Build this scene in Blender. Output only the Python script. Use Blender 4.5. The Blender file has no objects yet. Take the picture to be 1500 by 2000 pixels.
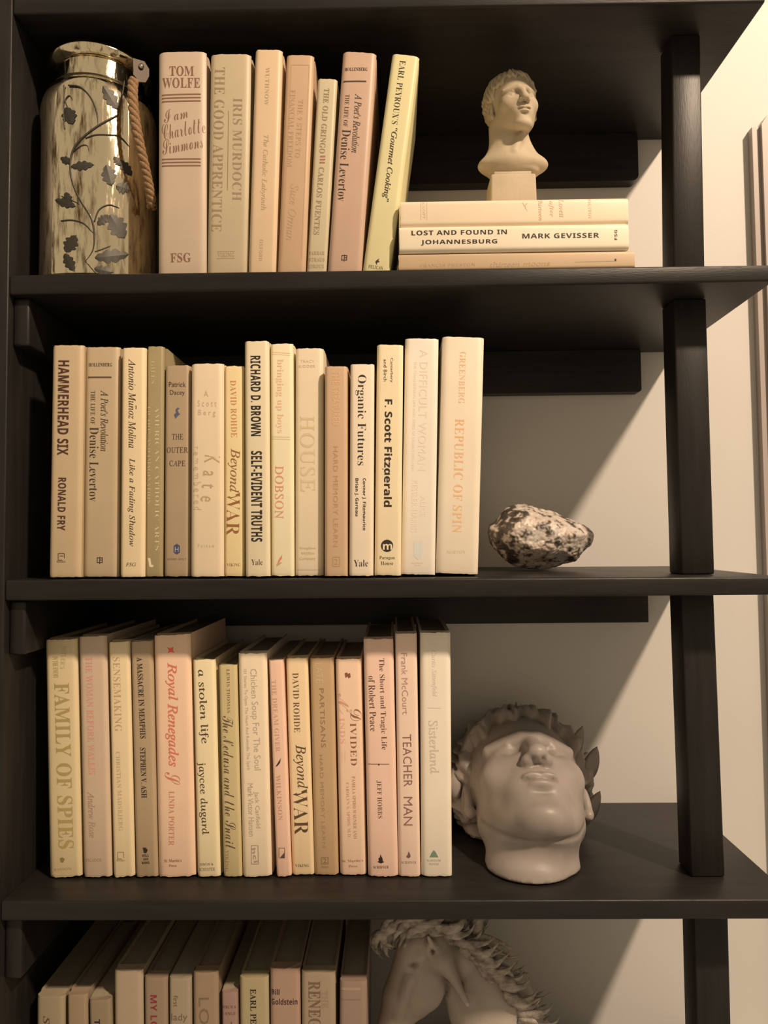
import bpy, bmesh, math, random
import numpy as np
from mathutils import Vector, Matrix, noise as mnoise

# ------------------------------------------------------------------ camera
F, CX, CD, CZ, PI_, YA, RO = 1392.94755, .00708, .70765, -.004, .04467, .01454, -.00965
DEP, XL, XR = .25705, -.38206, .39017
sc = bpy.context.scene
def ray(px, py):
    x, y, z = (px-750)/F, 1.0, (1000-py)/F
    c, s = math.cos(RO), math.sin(RO); x, z = c*x-s*z, s*x+c*z
    c, s = math.cos(PI_), math.sin(PI_); y, z = c*y-s*z, s*y+c*z
    c, s = math.cos(YA), math.sin(YA); x, y = c*x-s*y, s*x+c*y
    return Vector((CX, -CD, CZ)), Vector((x, y, z))
def atY(px, py, Y):
    o, d = ray(px, py); return o + d*((Y-o.y)/d.y)
cam = bpy.data.cameras.new('camera'); co = bpy.data.objects.new('camera', cam); sc.collection.objects.link(co)
fw = ray(750, 1000)[1].normalized(); rt = (ray(751, 1000)[1]-ray(750, 1000)[1]).normalized(); up = rt.cross(fw)
M = Matrix((rt, up, -fw)).transposed().to_4x4(); M.translation = Vector((CX, -CD, CZ)); co.matrix_world = M
cam.sensor_fit = 'HORIZONTAL'; cam.sensor_width = 36; cam.lens = F/1500*36; cam.clip_start = .01
sc.camera = co

# ------------------------------------------------------------------ light
LIGHT = np.array([1.0, .80, .60])
w = bpy.data.worlds.new('room'); sc.world = w; w.use_nodes = True
bg = w.node_tree.nodes['Background']; bg.inputs[0].default_value = (1.0, .79, .54, 1); bg.inputs[1].default_value = .43
def lamp(name, loc, power, col, rad):
    l = bpy.data.lights.new(name, 'POINT'); l.energy = power; l.color = col; l.shadow_soft_size = rad
    o = bpy.data.objects.new(name, l); o.location = loc; sc.collection.objects.link(o)
lamp('ceiling_lamp', (1.69, -1.7, 2.35), 545, (1.0, .76, .55), .09)
sc.view_settings.view_transform = 'Standard'; sc.view_settings.look = 'None'
sc.view_settings.exposure = 0; sc.view_settings.gamma = 1; sc.view_settings.use_curve_mapping = False

# ------------------------------------------------------------------ helpers
def lin(c):
    c = np.array(c, float)/255
    return np.where(c <= .04045, c/12.92, ((c+.055)/1.055)**2.4)
def alb(c, k=1.0, mx=.86):
    a = lin(c)/(k*LIGHT); return tuple(a*min(1, mx/a.max()))
def mat(name, col, rough=.5, metal=0, noise=0, nscale=40, stretch=(1, 1, 1), bump=0, bscale=60, spec=.5, col2=None, detail=4):
    m = bpy.data.materials.new(name); m.use_nodes = True; nt = m.node_tree; b = nt.nodes['Principled BSDF']
    b.inputs['Base Color'].default_value = (*col, 1); b.inputs['Roughness'].default_value = rough
    b.inputs['Metallic'].default_value = metal; b.inputs['Specular IOR Level'].default_value = spec
    if noise or bump:
        tc = nt.nodes.new('ShaderNodeTexCoord'); mp = nt.nodes.new('ShaderNodeMapping'); mp.inputs['Scale'].default_value = stretch
        nt.links.new(tc.outputs['Object'], mp.inputs[0])
    if noise:
        n = nt.nodes.new('ShaderNodeTexNoise'); n.inputs['Scale'].default_value = nscale; n.inputs['Detail'].default_value = detail
        nt.links.new(mp.outputs[0], n.inputs['Vector'])
        mx = nt.nodes.new('ShaderNodeMix'); mx.data_type = 'RGBA'
        c2 = col2 if col2 else tuple(v*(1-noise) for v in col)
        mx.inputs[6].default_value = (*col, 1); mx.inputs[7].default_value = (*c2, 1)
        mr = nt.nodes.new('ShaderNodeMapRange'); mr.inputs[1].default_value = .35; mr.inputs[2].default_value = .7
        nt.links.new(n.outputs[0], mr.inputs[0]); nt.links.new(mr.outputs[0], mx.inputs[0]); nt.links.new(mx.outputs[2], b.inputs['Base Color'])
    if bump:
        n2 = nt.nodes.new('ShaderNodeTexNoise'); n2.inputs['Scale'].default_value = bscale; n2.inputs['Detail'].default_value = 5
        nt.links.new(mp.outputs[0], n2.inputs['Vector'])
        bp = nt.nodes.new('ShaderNodeBump'); bp.inputs['Strength'].default_value = bump; bp.inputs['Distance'].default_value = .001
        nt.links.new(n2.outputs[0], bp.inputs['Height']); nt.links.new(bp.outputs[0], b.inputs['Normal'])
    return m
def link(o, parent=None):
    sc.collection.objects.link(o)
    if parent: o.parent = parent
    return o
def mesh(name, verts, faces, m, parent=None, smooth=False, sharp=None):
    me = bpy.data.meshes.new(name); me.from_pydata([tuple(v) for v in verts], [], [tuple(int(i) for i in f) for f in faces]); me.update()
    if m: me.materials.append(m)
    if smooth:
        me.polygons.foreach_set('use_smooth', [True]*len(me.polygons))
        if sharp: me.set_sharp_from_angle(angle=math.radians(sharp))
    return link(bpy.data.objects.new(name, me), parent)
def from_bm(name, bm, m, parent=None, smooth=False, sharp=None):
    bmesh.ops.recalc_face_normals(bm, faces=bm.faces)
    me = bpy.data.meshes.new(name); bm.to_mesh(me); bm.free(); me.materials.append(m)
    if smooth:
        me.polygons.foreach_set('use_smooth', [True]*len(me.polygons))
        if sharp: me.set_sharp_from_angle(angle=math.radians(sharp))
    return link(bpy.data.objects.new(name, me), parent)
def tag(o, label=None, cat=None, group=None, kind=None):
    if label: o['label'] = label
    if cat: o['category'] = cat
    if group: o['group'] = group
    if kind: o['kind'] = kind
    return o
def empty(name, loc=(0, 0, 0), roty=0, rot=None):
    o = bpy.data.objects.new(name, None); o.location = loc; o.rotation_euler = rot if rot else (0, roty, 0); o.empty_display_size = .02
    return link(o)
def prism8(name, c, m, parent, bev=.0015, seg=2):
    """box from 8 corners: 4 bottom (fl, fr, br, bl) then 4 top"""
    bm = bmesh.new(); v = [bm.verts.new(p) for p in c]
    for f in ((0, 1, 2, 3), (4, 5, 6, 7), (0, 1, 5, 4), (1, 2, 6, 5), (2, 3, 7, 6), (3, 0, 4, 7)): bm.faces.new([v[i] for i in f])
    bmesh.ops.recalc_face_normals(bm, faces=bm.faces)
    if bev: bmesh.ops.bevel(bm, geom=bm.edges[:], offset=bev, segments=seg, affect='EDGES', profile=.5)
    return from_bm(name, bm, m, parent, True, 50)
def box(name, x0, x1, y0, y1, z0, z1, m, parent, bev=.0015):
    return prism8(name, [(x0, y0, z0), (x1, y0, z0), (x1, y1, z0), (x0, y1, z0), (x0, y0, z1), (x1, y0, z1), (x1, y1, z1), (x0, y1, z1)], m, parent, bev)
def tube_bm(bm, pts, rads, n=8, flat=1.0):
    """tapered tube through pts; flat squashes it along the world Y axis"""
    pts = [Vector(p) for p in pts]; rings = []
    for i, p in enumerate(pts):
        d = (pts[min(i+1, len(pts)-1)]-pts[max(i-1, 0)]).normalized()
        a = Vector((0, 1, 0)) if abs(d.y) < .9 else Vector((1, 0, 0))
        s = d.cross(a).normalized(); t = s.cross(d).normalized()
        rings.append([bm.verts.new(p + rads[i]*(math.cos(k*2*math.pi/n)*s + flat*math.sin(k*2*math.pi/n)*t)) for k in range(n)])
    for a, b in zip(rings, rings[1:]):
        for k in range(n): bm.faces.new((a[k], a[(k+1) % n], b[(k+1) % n], b[k]))
    bm.faces.new(rings[0][::-1]); bm.faces.new(rings[-1])

# ------------------------------------------------------------------ wall and trim
wall_m = mat('wall_paint', (.655, .635, .605), .55, bump=.08, bscale=300, noise=.03, nscale=6)
tag(box('wall_back', -2.2, 2.6, DEP, DEP+.1, -1.6, 1.6, wall_m, None, 0), kind='structure')
trim_m = mat('trim_paint', (.44, .385, .36), .4, noise=.06, nscale=20, stretch=(1, 1, .3))
tx = atY(1475, 300, DEP-.018).x; tz = atY(1475, 243, DEP-.018).z
for num, (a, b, yy, dz) in enumerate(((0, .010, .012, 0), (.0101, .12, .018, .013))):
    bm = bmesh.new()
    pts = [(tx+a, tz-2.0), (tx+b, tz-2.0), (tx+b, tz+dz), (tx+a+min(dz, .008), tz+dz), (tx+a, tz+dz-min(.012, .006+dz))]
    f = [bm.verts.new((x, DEP-yy, z)) for x, z in pts]; g = [bm.verts.new((x, DEP-.0002, z)) for x, z in pts]
    bm.faces.new(f); bm.faces.new(g[::-1])
    for i in range(5): bm.faces.new((f[i], f[(i+1) % 5], g[(i+1) % 5], g[i]))
    tag(from_bm('trim_%d' % (num+1), bm, trim_m), kind='structure')

# ------------------------------------------------------------------ bookcase
wood = mat('black_stain', (.0185, .0165, .0152), .42, noise=.35, nscale=9, stretch=(1.2, 9, 14), bump=.16, bscale=70, spec=.28)
woodv = mat('black_stain_upright', (.0185, .0165, .0152), .42, noise=.35, nscale=9, stretch=(12, 12, 1.2), bump=.16, bscale=70, spec=.28)
case = tag(empty('bookcase', (XL, 0, -.72)), 'black stained open bookcase of plank shelves holding cream and beige books', 'bookcase')
case_off = Vector((XL, 0, -.72))
def child(o): o.location = o.location - case_off; return o
class Shelf:
    def __init__(s, tl, tr, bl, br, backtop=None, backbot=None):
        a, b = atY(*tl, 0), atY(*tr, 0); s.x0, s.x1 = a.x, b.x
        s.t = (a.z, b.z); a, b = atY(*bl, 0), atY(*br, 0); s.b = (a.z, b.z); s.bx = (a.x, b.x); s.d = 0
        if backtop: p = atY(*backtop, DEP); s.d = p.z - s._l(p.x, s.x0, s.x1, s.t)
        if backbot: p = atY(*backbot, DEP); s.d = p.z - s._l(p.x, *s.bx, s.b)
    def _l(s, x, x0, x1, v): return v[0]+(v[1]-v[0])*(x-x0)/(x1-x0)
    def top(s, x, y=0): return s._l(x, s.x0, s.x1, s.t)+s.d*y/DEP
    def bot(s, x, y=0): return s._l(x, *s.bx, s.b)+s.d*y/DEP
    def build(s):
        c = [(XL+.0002, 0), (XR, 0), (XR, DEP-.0006), (XL+.0002, DEP-.0006)]
        return child(prism8('shelf', [(x, y, s.bot(x, y)) for x, y in c]+[(x, y, s.top(x, y)) for x, y in c], wood, case, .0022, 3))
SA = Shelf((20, -12), (1500, -36), (20, 27.5), (1500, 4), backbot=(1270, 274.3))
SB = Shelf((20, 536.5), (1500, 517), (20, 575.5), (1500, 549), backbot=(1270, 689))
SC = Shelf((20, 1133), (1500, 1126.5), (20, 1173.5), (1500, 1162), backtop=(1150, 1106.5))
SD = Shelf((20, 1760.5), (1500, 1757), (20, 1799.5), (1500, 1796), backtop=(1270, 1566.5))
SE = Shelf((20, 2370), (1500, 2368), (20, 2409), (1500, 2407))
SE.d = SD.d
for s in (SA, SB, SC, SD, SE): s.build()
child(box('side_panel', XL-.034, XL, -.001, DEP-.0006, -.72, .64, woodv, case))
PY0, PY1 = .0455, .079
def post(up_, lo, ct, rt_, cb, rb):
    a, b = atY(*ct, PY0), atY(*rt_, PY0); c, d = atY(*cb, PY0), atY(*rb, PY0)
    def X(p, q, z): return p.x+(q.x-p.x)*(z-p.z)/(q.z-p.z)
    xm = (a.x+b.x)/2; z1 = up_.bot(xm, PY0)-.0003; z0 = lo.top(xm, PY0)+.0003
    cs = []
    for z in (z0, z1):
        l, r = X(a, c, z), X(b, d, z); cs += [(l, PY0, z), (r, PY0, z), (r, PY1, z), (l, PY1, z)]
    child(prism8('post', cs, woodv, case, .0018, 2))
post(SA, SB, (1312, 110), (1369, 110), (1316, 520), (1377, 520))
post(SB, SC, (1316, 600), (1380, 600), (1331, 1115), (1396, 1115))
post(SC, SD, (1331, 1170), (1395, 1170), (1350, 1700), (1416, 1700))
post(SD, SE, (1357, 1810), (1423, 1810), (1362, 2000), (1428, 2000))
# cleats along the wall, with a rounded lower corner at the free end
CY = DEP-.0196
def cleat_back(s, bpx, rpx, rad):
    z = atY(*bpx, CY).z; xr = atY(*rpx, CY).x; x0 = XL+.0005
    prof = [(x0, z), (xr-rad, z)] + [(xr-rad+rad*math.sin(a), z+rad-rad*math.cos(a)) for a in [i*math.pi/12 for i in range(1, 7)]]
    prof += [(xr, s.bot(xr, CY)-.0004), (x0, s.bot(x0, CY)-.0004)]
    bm = bmesh.new(); n = len(prof)
    f = [bm.verts.new((x, CY, zz)) for x, zz in prof]; g = [bm.verts.new((x, DEP-.0008, zz)) for x, zz in prof]
    bm.faces.new(f); bm.faces.new(g[::-1])
    for i in range(n): bm.faces.new((f[i], f[(i+1) % n], g[(i+1) % n], g[i]))
    child(from_bm('wall_cleat', bm, wood, case))
cleat_back(SA, (1200, 353), (1247, 330), .0085)
cleat_back(SB, (1200, 765.5), (1252.5, 740), .004)
cleat_back(SC, (1200, 1216), (1266, 1190), .001)
cleat_back(SD, (1200, 1668), (1262, 1650), .004)
def cleat_side(s, bpx):
    z = atY(*bpx, .008).z; x0, x1 = XL+.0002, XL+.017; y1 = CY-.001
    top = lambda x, y: s.bot(x, y)-.0004
    c = [(x0, .008), (x1, .008), (x1, y1), (x0, y1)]
    child(prism8('side_cleat', [(x, y, z) for x, y in c]+[(x, y, top(x, y)) for x, y in c], woodv, case, .003, 3))
cleat_side(SB, (20, 676)); cleat_side(SC, (12, 1280)); cleat_side(SD, (8, 1914))

# ------------------------------------------------------------------ lettering
def _map(u, l, dg=None):
    def f(s):
        o = ''
        for c in s:
            if 'A' <= c <= 'Z': o += chr(u+ord(c)-65)
            elif 'a' <= c <= 'z': o += '\u210e' if (l == 0x1D44E and c == 'h') else chr(l+ord(c)-97)
            else: o += c
        return o
    return f
FONT = {'s': (lambda s: s, 0, 0), 'S': (_map(0x1D5D4, 0x1D5EE), 0, 0), 'X': (_map(0x1D5D4, 0x1D5EE), 0, .009), 'b': (_map(0x1D400, 0x1D41A), 0, 0),
        'i': (_map(0x1D434, 0x1D44E), 0, .002), 'r': (_map(0x1D434, 0x1D44E), -.24, .004), 'j': (_map(0x1D434, 0x1D44E), 0, .012),
        'c': (_map(0x1D4D0, 0x1D4EA), 0, -.008), 't': (_map(0x1D400, 0x1D41A), 0, -.012)}
_tm = {}; JOBS = []
def bake_text(keys):
    """turn every string into flat outlines, one text block per typeface, a line per string"""
    groups = {}
    for k in keys: groups.setdefault((k[1], k[0].isupper() and len(k[0]) > 3), []).append(k)
    for (font, wide), ks in groups.items():
        f, sh, off = FONT[font]
        cu = bpy.data.curves.new('t', 'FONT'); cu.body = '\n'.join(f(k[0]) for k in ks); cu.size = 1; cu.offset = off; cu.resolution_u = 2
        cu.space_line = 4
        if wide: cu.space_character = 1.06
        ob = bpy.data.objects.new('t', cu); me = bpy.data.meshes.new_from_object(ob)
        v = np.zeros(len(me.vertices)*3); me.vertices.foreach_get('co', v); v = v.reshape(-1, 3)[:, :2]
        fs = [tuple(p.vertices) for p in me.polygons]
        row = np.clip(np.round((.3-v[:, 1])/4).astype(int), 0, len(ks)-1); v = v.copy()
        v[:, 0] += sh*(v[:, 1]+row*4)
        bpy.data.objects.remove(ob); bpy.data.curves.remove(cu); bpy.data.meshes.remove(me)
        for i, k in enumerate(ks):
            sel = np.nonzero(row == i)[0]; num = -np.ones(len(v), int); num[sel] = np.arange(len(sel)); w_ = v[sel]
            if len(w_): lo, hi = w_.min(0), w_.max(0); w_ = (w_-lo)/np.maximum(hi-lo, 1e-6)
            _tm[k] = (w_, [tuple(int(num[j]) for j in q) for q in fs if row[q[0]] == i])
def text_mesh(s, font): return _tm[(s, font)]
def flush_jobs():
    bake_text(sorted({(t[1], t[2]) for j in JOBS for t in j[-1] if t[1] not in ('bar', 'poly')}))
    for j in JOBS: _decorate(*j)
    JOBS.clear()
_ink = {}
def ink(c, k):
    if (c, k) not in _ink: _ink[(c, k)] = mat('print_ink', alb(c, k), .5)
    return _ink[(c, k)]

# ------------------------------------------------------------------ books
rnd = random.Random(4)
paper = mat('page_edges', (.40, .34, .25), .8, noise=.3, nscale=500, stretch=(9, .3, .3), bump=.3, bscale=900)
_cov = {}
def cover_mat(c, k):
    if (c, k) not in _cov:
        a = alb(c, k)
        _cov[(c, k)] = mat('book_cover', a, .46, noise=.07, nscale=18, bump=.06, bscale=700, spec=.4)
    return _cov[(c, k)]
def spine_y(x, wd):
    t = abs(2*x/wd-1); return .0006*t*t + .0030*max(0, (t-.72)/.28)**2.2
def build_book(name, O, ang, wd, h, dp, cm, hard, wear=.0012):
    b = empty(name, O, ang)
    N = 20; th = .0024 if hard else .0006
    xs = [wd*(.5-.5*math.cos(math.pi*i/N)) for i in range(N+1)]
    out = [(0, dp), (0, .012)] + ([(.0010, .0085), (.0003, .006)] if hard else []) + [(x, spine_y(x, wd)) for x in xs] \
        + ([(wd-.0003, .006), (wd-.0010, .0085)] if hard else []) + [(wd, .012), (wd, dp)]
    inn = [(wd-th, dp), (wd-th, .0062), (th, .0062), (th, dp)]
    cols = [0, .15, .5, .85, 1.0]; zb = {}
    def edge(i, z01, x, y):
        if y > .01: return 0
        return wear*(.5+.5*mnoise.noise(Vector((x*260+O[0]*50, z01*9+h*90, O[2]*30))))
    V = []; Fc = []
    n = len(out)
    lv = [0, .004, h*.5, h-.004, h]
    for li, z in enumerate(lv):
        for (x, y) in out:
            zz = z
            if li == 0: zz = edge(0, 0, x, y)
            if li == 4: zz = h-edge(0, 1, x, y)
            yy = y
            if li in (0, 4) and y < .006: yy = y+.0008
            V.append((x, yy, zz))
    for li in range(4):
        for i in range(n-1): Fc.append((li*n+i, li*n+i+1, (li+1)*n+i+1, (li+1)*n+i))
    q = len(V)
    for z in (0, h):
        for (x, y) in inn: V.append((x, y, z + (.0015 if z == 0 and y < .01 else -.0015 if y < .01 else 0)))
    for i in range(3): Fc.append((q+i, q+i+1, q+4+i+1, q+4+i))
    for base, ib in ((0, q), (4*n, q+4)):
        # ring between outer and inner: left board, spine, right board
        Fc.append((base, base+1, ib+2, ib+3)); Fc.append((base+n-1, base+n-2, ib+1, ib))
        Fc.append(tuple([base+i for i in range(1, n-1)]+[ib+1, ib+2]))
    Fc.append((0, 4*n, q+7, q+3)); Fc.append((n-1, 4*n+n-1, q+4, q))
    bm = bmesh.new(); vv = [bm.verts.new(v) for v in V]
    for f in Fc: bm.faces.new([vv[i] for i in f])
    bmesh.ops.triangulate(bm, faces=[f for f in bm.faces if len(f.verts) > 4])
    from_bm('cover', bm, cm, b, True, 38)
    g = .0034 if hard else .0004; e = th+.00015
    box('page_block', e, wd-e, .0066, dp-(.004 if hard else .0002), g, h-g, paper, b, 0)
    return b
def decorate(*a): JOBS.append(a)
def _decorate(b, O, ang, wd, Y, k, texts):
    ca, sa = math.cos(ang), math.sin(ang)
    def loc(px, py):
        p = atY(px, py, Y+.0004); dx, dz = p.x-O[0], p.z-O[2]
        return np.array([ca*dx - sa*dz, sa*dx + ca*dz])
    parts = {}
    for t in texts:
        nm = t[0]
        if t[1] == 'bar' or t[1] == 'poly':
            if t[1] == 'bar':
                _, _, x0, y0, x1, y1, hp, col = t
                d = np.array([x1-x0, y1-y0], float); d /= np.hypot(*d); nn = np.array([-d[1], d[0]])*hp/2
                P = [(x0+nn[0], y0+nn[1]), (x1+nn[0], y1+nn[1]), (x1-nn[0], y1-nn[1]), (x0-nn[0], y0-nn[1])]
            else: _, _, P, col = t
            v = np.array([loc(*p) for p in P]); fs = [tuple(range(len(P)))]
            if t[1] == 'bar':
                v = np.array([v[0]+(v[1]-v[0])*i/30 for i in range(31)]+[v[3]+(v[2]-v[3])*i/30 for i in range(31)]); fs = [(i, i+1, i+32, i+31) for i in range(30)]
            a0, a1, a2 = [v[i] for i in fs[0][:3]]
            if (a1[0]-a0[0])*(a2[1]-a1[1])-(a1[1]-a0[1])*(a2[0]-a1[0]) < 0: fs = [f[::-1] for f in fs]
        else:
            _, s, font, x0, y0, x1, y1, hp, col = t
            tv, fs = text_mesh(s, font)
            if not len(tv): continue
            d = np.array([x1-x0, y1-y0], float); d /= np.hypot(*d); upv = np.array([d[1], -d[0]])   # image y is down
            A = loc(x0-upv[0]*hp/2, y0-upv[1]*hp/2); B = loc(x1-upv[0]*hp/2, y1-upv[1]*hp/2); C = loc(x0+upv[0]*hp/2, y0+upv[1]*hp/2)
            v = A + np.outer(tv[:, 0], B-A) + np.outer(tv[:, 1], C-A)
        L = parts.setdefault((nm, col), [[], []]); o = len(L[0])
        for x, z in v:
            x = min(max(x, .0003), wd-.0003); L[0].append((x, spine_y(x, wd)-.00016, z))
        L[1] += [tuple(i+o for i in f) for f in fs]
    for (nm, col), (v, fs) in parts.items(): mesh(nm, v, fs, ink(col, k), b)

G = {1: 'books upright on the top visible shelf', 2: 'books upright on the middle shelf', 3: 'books upright on the shelf beside the plaster head', 4: 'books on the lowest visible shelf', 5: 'books lying flat under the small bust'}
K = {1: .97, 2: .74, 3: .565, 4: .85}
def book(row, q, Y, col, label, texts=(), hard=True, dp=.155, wear=.0012, h=None):
    """q: spine corners in the photo: TL, TR, BL, BR (x, y each)"""
    S = {1: SB, 2: SC, 3: SD, 4: SE}[row]; k = K[row]
    tl, tr, bl, br = [atY(q[2*i], q[2*i+1], Y) for i in range(4)]
    u = ((tl-bl)+(tr-br)); u.y = 0; u.normalize(); X = Vector((u.z, 0, -u.x)); ang = math.atan2(u.x, u.z)
    wd = (tr-tl).dot(X)*.5 + (br-bl).dot(X)*.5 - .0006
    mid = (tl+tr+bl+br)/4
    # bottom centre on the shelf
    topc = (tl+tr)/2; hh = 0
    base = mid - X*wd/2; t = 0
    # slide down along u until the lowest corner meets the shelf
    zz = lambda O: min(O.z-S.top(O.x, Y), (O+X*wd).z-S.top((O+X*wd).x, Y))
    O = base.copy()
    for _ in range(6): O = O - u*zz(O)/u.z
    h0 = (topc-O).dot(u)
    # the foot must also clear the shelf further back
    for yb in (Y+dp,):
        dz = max(S.top(O.x, yb)-O.z, S.top((O+X*wd).x, yb)-(O+X*wd).z, 0); O.z += dz; h0 -= dz
    O.z += .0002; O.y = Y
    b = build_book('book', O, ang, wd, h0, dp, cover_mat(col, k), hard, wear)
    tag(b, label, 'book', G[row]); decorate(b, O, ang, wd, Y, k, texts)
    return b
GO = (168, 132, 92); BK = (52, 36, 24); FA = (182, 145, 104)
def levertov(X0, Y0, s, lean):
    """lettering of the two copies of one edition; X0 left edge at the top, Y0 top"""
    f = lambda x, y: (X0+x*s+lean*y*s, Y0+y*s)
    def T(nm, st, fo, x0, y0, x1, y1, hp, c): return (nm, st, fo, *f(x0, y0), *f(x1, y1), hp*s, c)
    return [T('author', 'HOLLENBERG', 'b', 8, 36, 54, 36, 7, BK), (('rule'), 'bar', *f(7, 60.5), *f(53, 60.5), 3*s, (80, 55, 35)),
            T('title', "A Poet\u2019s Revolution", 'i', 40, 86, 40, 205, 15, BK), T('title', 'THE LIFE OF', 't', 17, 87, 17, 152, 9, BK),
            T('title', 'Denise Levertov', 't', 20, 158, 20, 303, 18, BK),
            ('publisher_mark', 'bar', *f(28, 413), *f(38, 413), 1.5*s, BK), ('publisher_mark', 'bar', *f(28, 422), *f(38, 422), 1.5*s, BK),
            ('publisher_mark', 'bar', *f(28, 412), *f(28, 423), 1.5*s, BK), ('publisher_mark', 'bar', *f(33, 411), *f(33, 425), 1.5*s, BK), ('publisher_mark', 'bar', *f(38, 412), *f(38, 423), 1.5*s, BK), ('publisher_mark', 'bar', *f(33, 417), *f(38, 417), 1.5*s, BK)]
# --- top shelf
y1 = .015
RB = (128, 84, 58)
book(1, (305.5, 101, 405, 99.5, 310.5, 532.5, 399.5, 532.5), y1, (194, 160, 125), 'thick cream hardcover with red-brown slab lettering, next to the silver jar', [
    ('author', 'TOM', 'b', 331, 139, 379, 139, 19, RB), ('author', 'WOLFE', 'b', 317, 162.5, 391, 162, 20, RB),
    *[('rule', 'bar', 316, y, 392, y-2, 2.6, RB) for y in (186, 192.5, 199)],
    ('title', 'I am', 'c', 319, 229, 366, 218, 24, RB), ('title', 'Charlotte', 'c', 317, 259, 399, 243, 30, RB), ('title', 'Simmons', 'c', 316, 289, 395, 274, 28, RB),
    *[('rule', 'bar', 316, y, 392, y-1, 2.6, RB) for y in (311.5, 318, 324.5)], ('publisher', 'FSG', 'b', 333, 504, 373, 503, 18, RB)], wear=.0005)
book(1, (409.5, 105, 491, 103.5, 404.2, 532, 483, 532), y1, (190, 160, 118), 'cream hardcover with faded gold serif capitals, second book right of the silver jar', [
    ('title', 'THE GOOD APPRENTICE', 't', 430, 132, 422.5, 452, 20, (152, 118, 84)), ('author', 'IRIS MURDOCH', 't', 464.5, 192, 462.5, 392, 18, (152, 118, 84)),
    ('rule', 'bar', 446.5, 217, 444.5, 372, 1.2, (150, 110, 75)), ('publisher', 'VIKING', 'b', 425, 498, 458, 498, 9, GO), ('rule', 'bar', 424, 491, 459, 491, 1, GO), ('rule', 'bar', 424, 505, 459, 505, 1, GO)])
book(1, (497.5, 95.5, 552, 95.5, 484, 532, 538, 532), y1-.003, (216, 174, 128), 'tallest tan-cream hardcover with nearly vanished lettering on the top row of books', [
    ('author', 'WUTHNOW', 't', 523, 132, 520.5, 206, 8, FA), ('title', 'The Catholic Labyrinth', 'i', 519, 264, 513.5, 411, 13, FA), ('publisher', 'OXFORD', 't', 510.5, 468, 509, 510, 7, FA)])
book(1, (559, 105.6, 613.5, 106.5, 541, 531, 597, 530), y1, (196, 152, 110), 'tan-pink hardcover with a thin frame line on its spine, on the top row', [
    ('title', 'THE 9 STEPS TO', 't', 587.5, 195, 581, 308, 10, (180, 138, 98)), ('title', 'FINANCIAL FREEDOM', 't', 572.5, 176, 565, 326, 10, (180, 138, 98)), ('author', 'Suze Orman', 'i', 576, 360, 566, 470, 16, (186, 144, 104)),
    ('rule', 'bar', 569, 127, 604, 127.5, 1, (184, 142, 102)), ('rule', 'bar', 604, 127.5, 589, 505, 1, (184, 142, 102)), ('rule', 'bar', 569, 127, 551, 505, 1, (184, 142, 102))])
book(1, (619.5, 152, 660, 153, 598.5, 530, 638, 530), y1+.003, (200, 172, 128), ' hardcover with brown capitals and a tiny red emblem between two taller books', [
    ('title', 'THE OLD GRINGO', 'b', 638.5, 173, 629, 300, 11, (150, 118, 82)), ('author', 'CARLOS FUENTES', 'b', 628, 327, 617.5, 459, 11, (150, 118, 82)),
    ('emblem', 'bar', 625.5, 306, 635.5, 306, 3, (165, 100, 75)), ('emblem', 'bar', 624.8, 312, 635, 312, 3, (165, 100, 75)), ('emblem', 'bar', 624, 318, 634.5, 318, 3, (165, 100, 75)),
    ('publisher', 'FARRAR', 'b', 603.5, 494.5, 634, 494.5, 7, GO), ('publisher', 'STRAUS', 'b', 603.5, 507.5, 634, 507.5, 7, GO), ('publisher', 'GIROUX', 'b', 603, 520.5, 633, 520.5, 7, GO)], dp=.14)
book(1, (668.6, 101.8, 736.5, 99.6, 640, 530, 706, 530), y1, (196, 152, 118), 'pinkish tan hardcover with dark serif lettering and a short rule, leaning on the top shelf', levertov(668, 101, .965, -.068))
book(1, (766.5, 105.6, 819.5, 107.5, 707, 528.5, 764, 528.7), y1, (218, 192, 132), 'pale yellow book tilting to the right against the flat stack of three', [
    ('title', "EARL PEYROUX\u2019S", 't', 787, 119, 770.5, 243, 12, BK), ('title', '\u201cGourmet Cooking\u201d', 'j', 770, 250, 752, 394, 15, BK),
    ('publisher', 'PELICAN', 'r', 720, 520.5, 748, 524, 6.5, BK), ('publisher_mark', 'poly', [(733, 512), (737, 506), (735, 509), (741, 505), (739, 510), (742, 512), (737, 513), (736, 518)], BK)], wear=.0006)
# --- flat stack of three
def flat(qb, z0, Y, col, label, texts, dp=.15):
    """qb: left x, right x, and the y of bottom-left, bottom-right, top-left, top-right"""
    xl, xr, ybl, ybr, ytl, ytr = qb
    a = atY(xr, ybr, Y); b_ = atY(xl, ybl, Y); c = atY(xr, ytr, Y)
    th = (c.z-a.z); O = Vector((a.x, Y, z0)); h = a.x-b_.x
    bk = build_book('book', O, -math.pi/2, th-.0003, h, dp, cover_mat(col, K[1]), True, .0008)
    tag(bk, label, 'book', G[5]); decorate(bk, O, -math.pi/2, th-.0003, Y, K[1], texts)
    return z0+th
z = max(SB.top(.03, 0), SB.top(.27, 0), SB.top(.03, .16), SB.top(.27, .16))+.0003
z = flat((778, 1241.5, 527, 520.5, 489, 484.5), z, .006, (196, 156, 112), 'tan hardcover at the bottom of the flat stack under the small bust', [
    ('author', 'FRANCIS PRESTON', 't', 820, 519, 928, 517, 6, (178, 142, 106)), ('title', 'thirteen moons', 'i', 957, 517, 1074, 514, 10, (178, 142, 106)), ('publisher_mark', 'poly', [(1200, 506), (1204, 506), (1203, 511), (1200, 510)], BK), ('rule', 'bar', 1122, 512, 1200, 510, .8, (184, 148, 112))])
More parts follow.
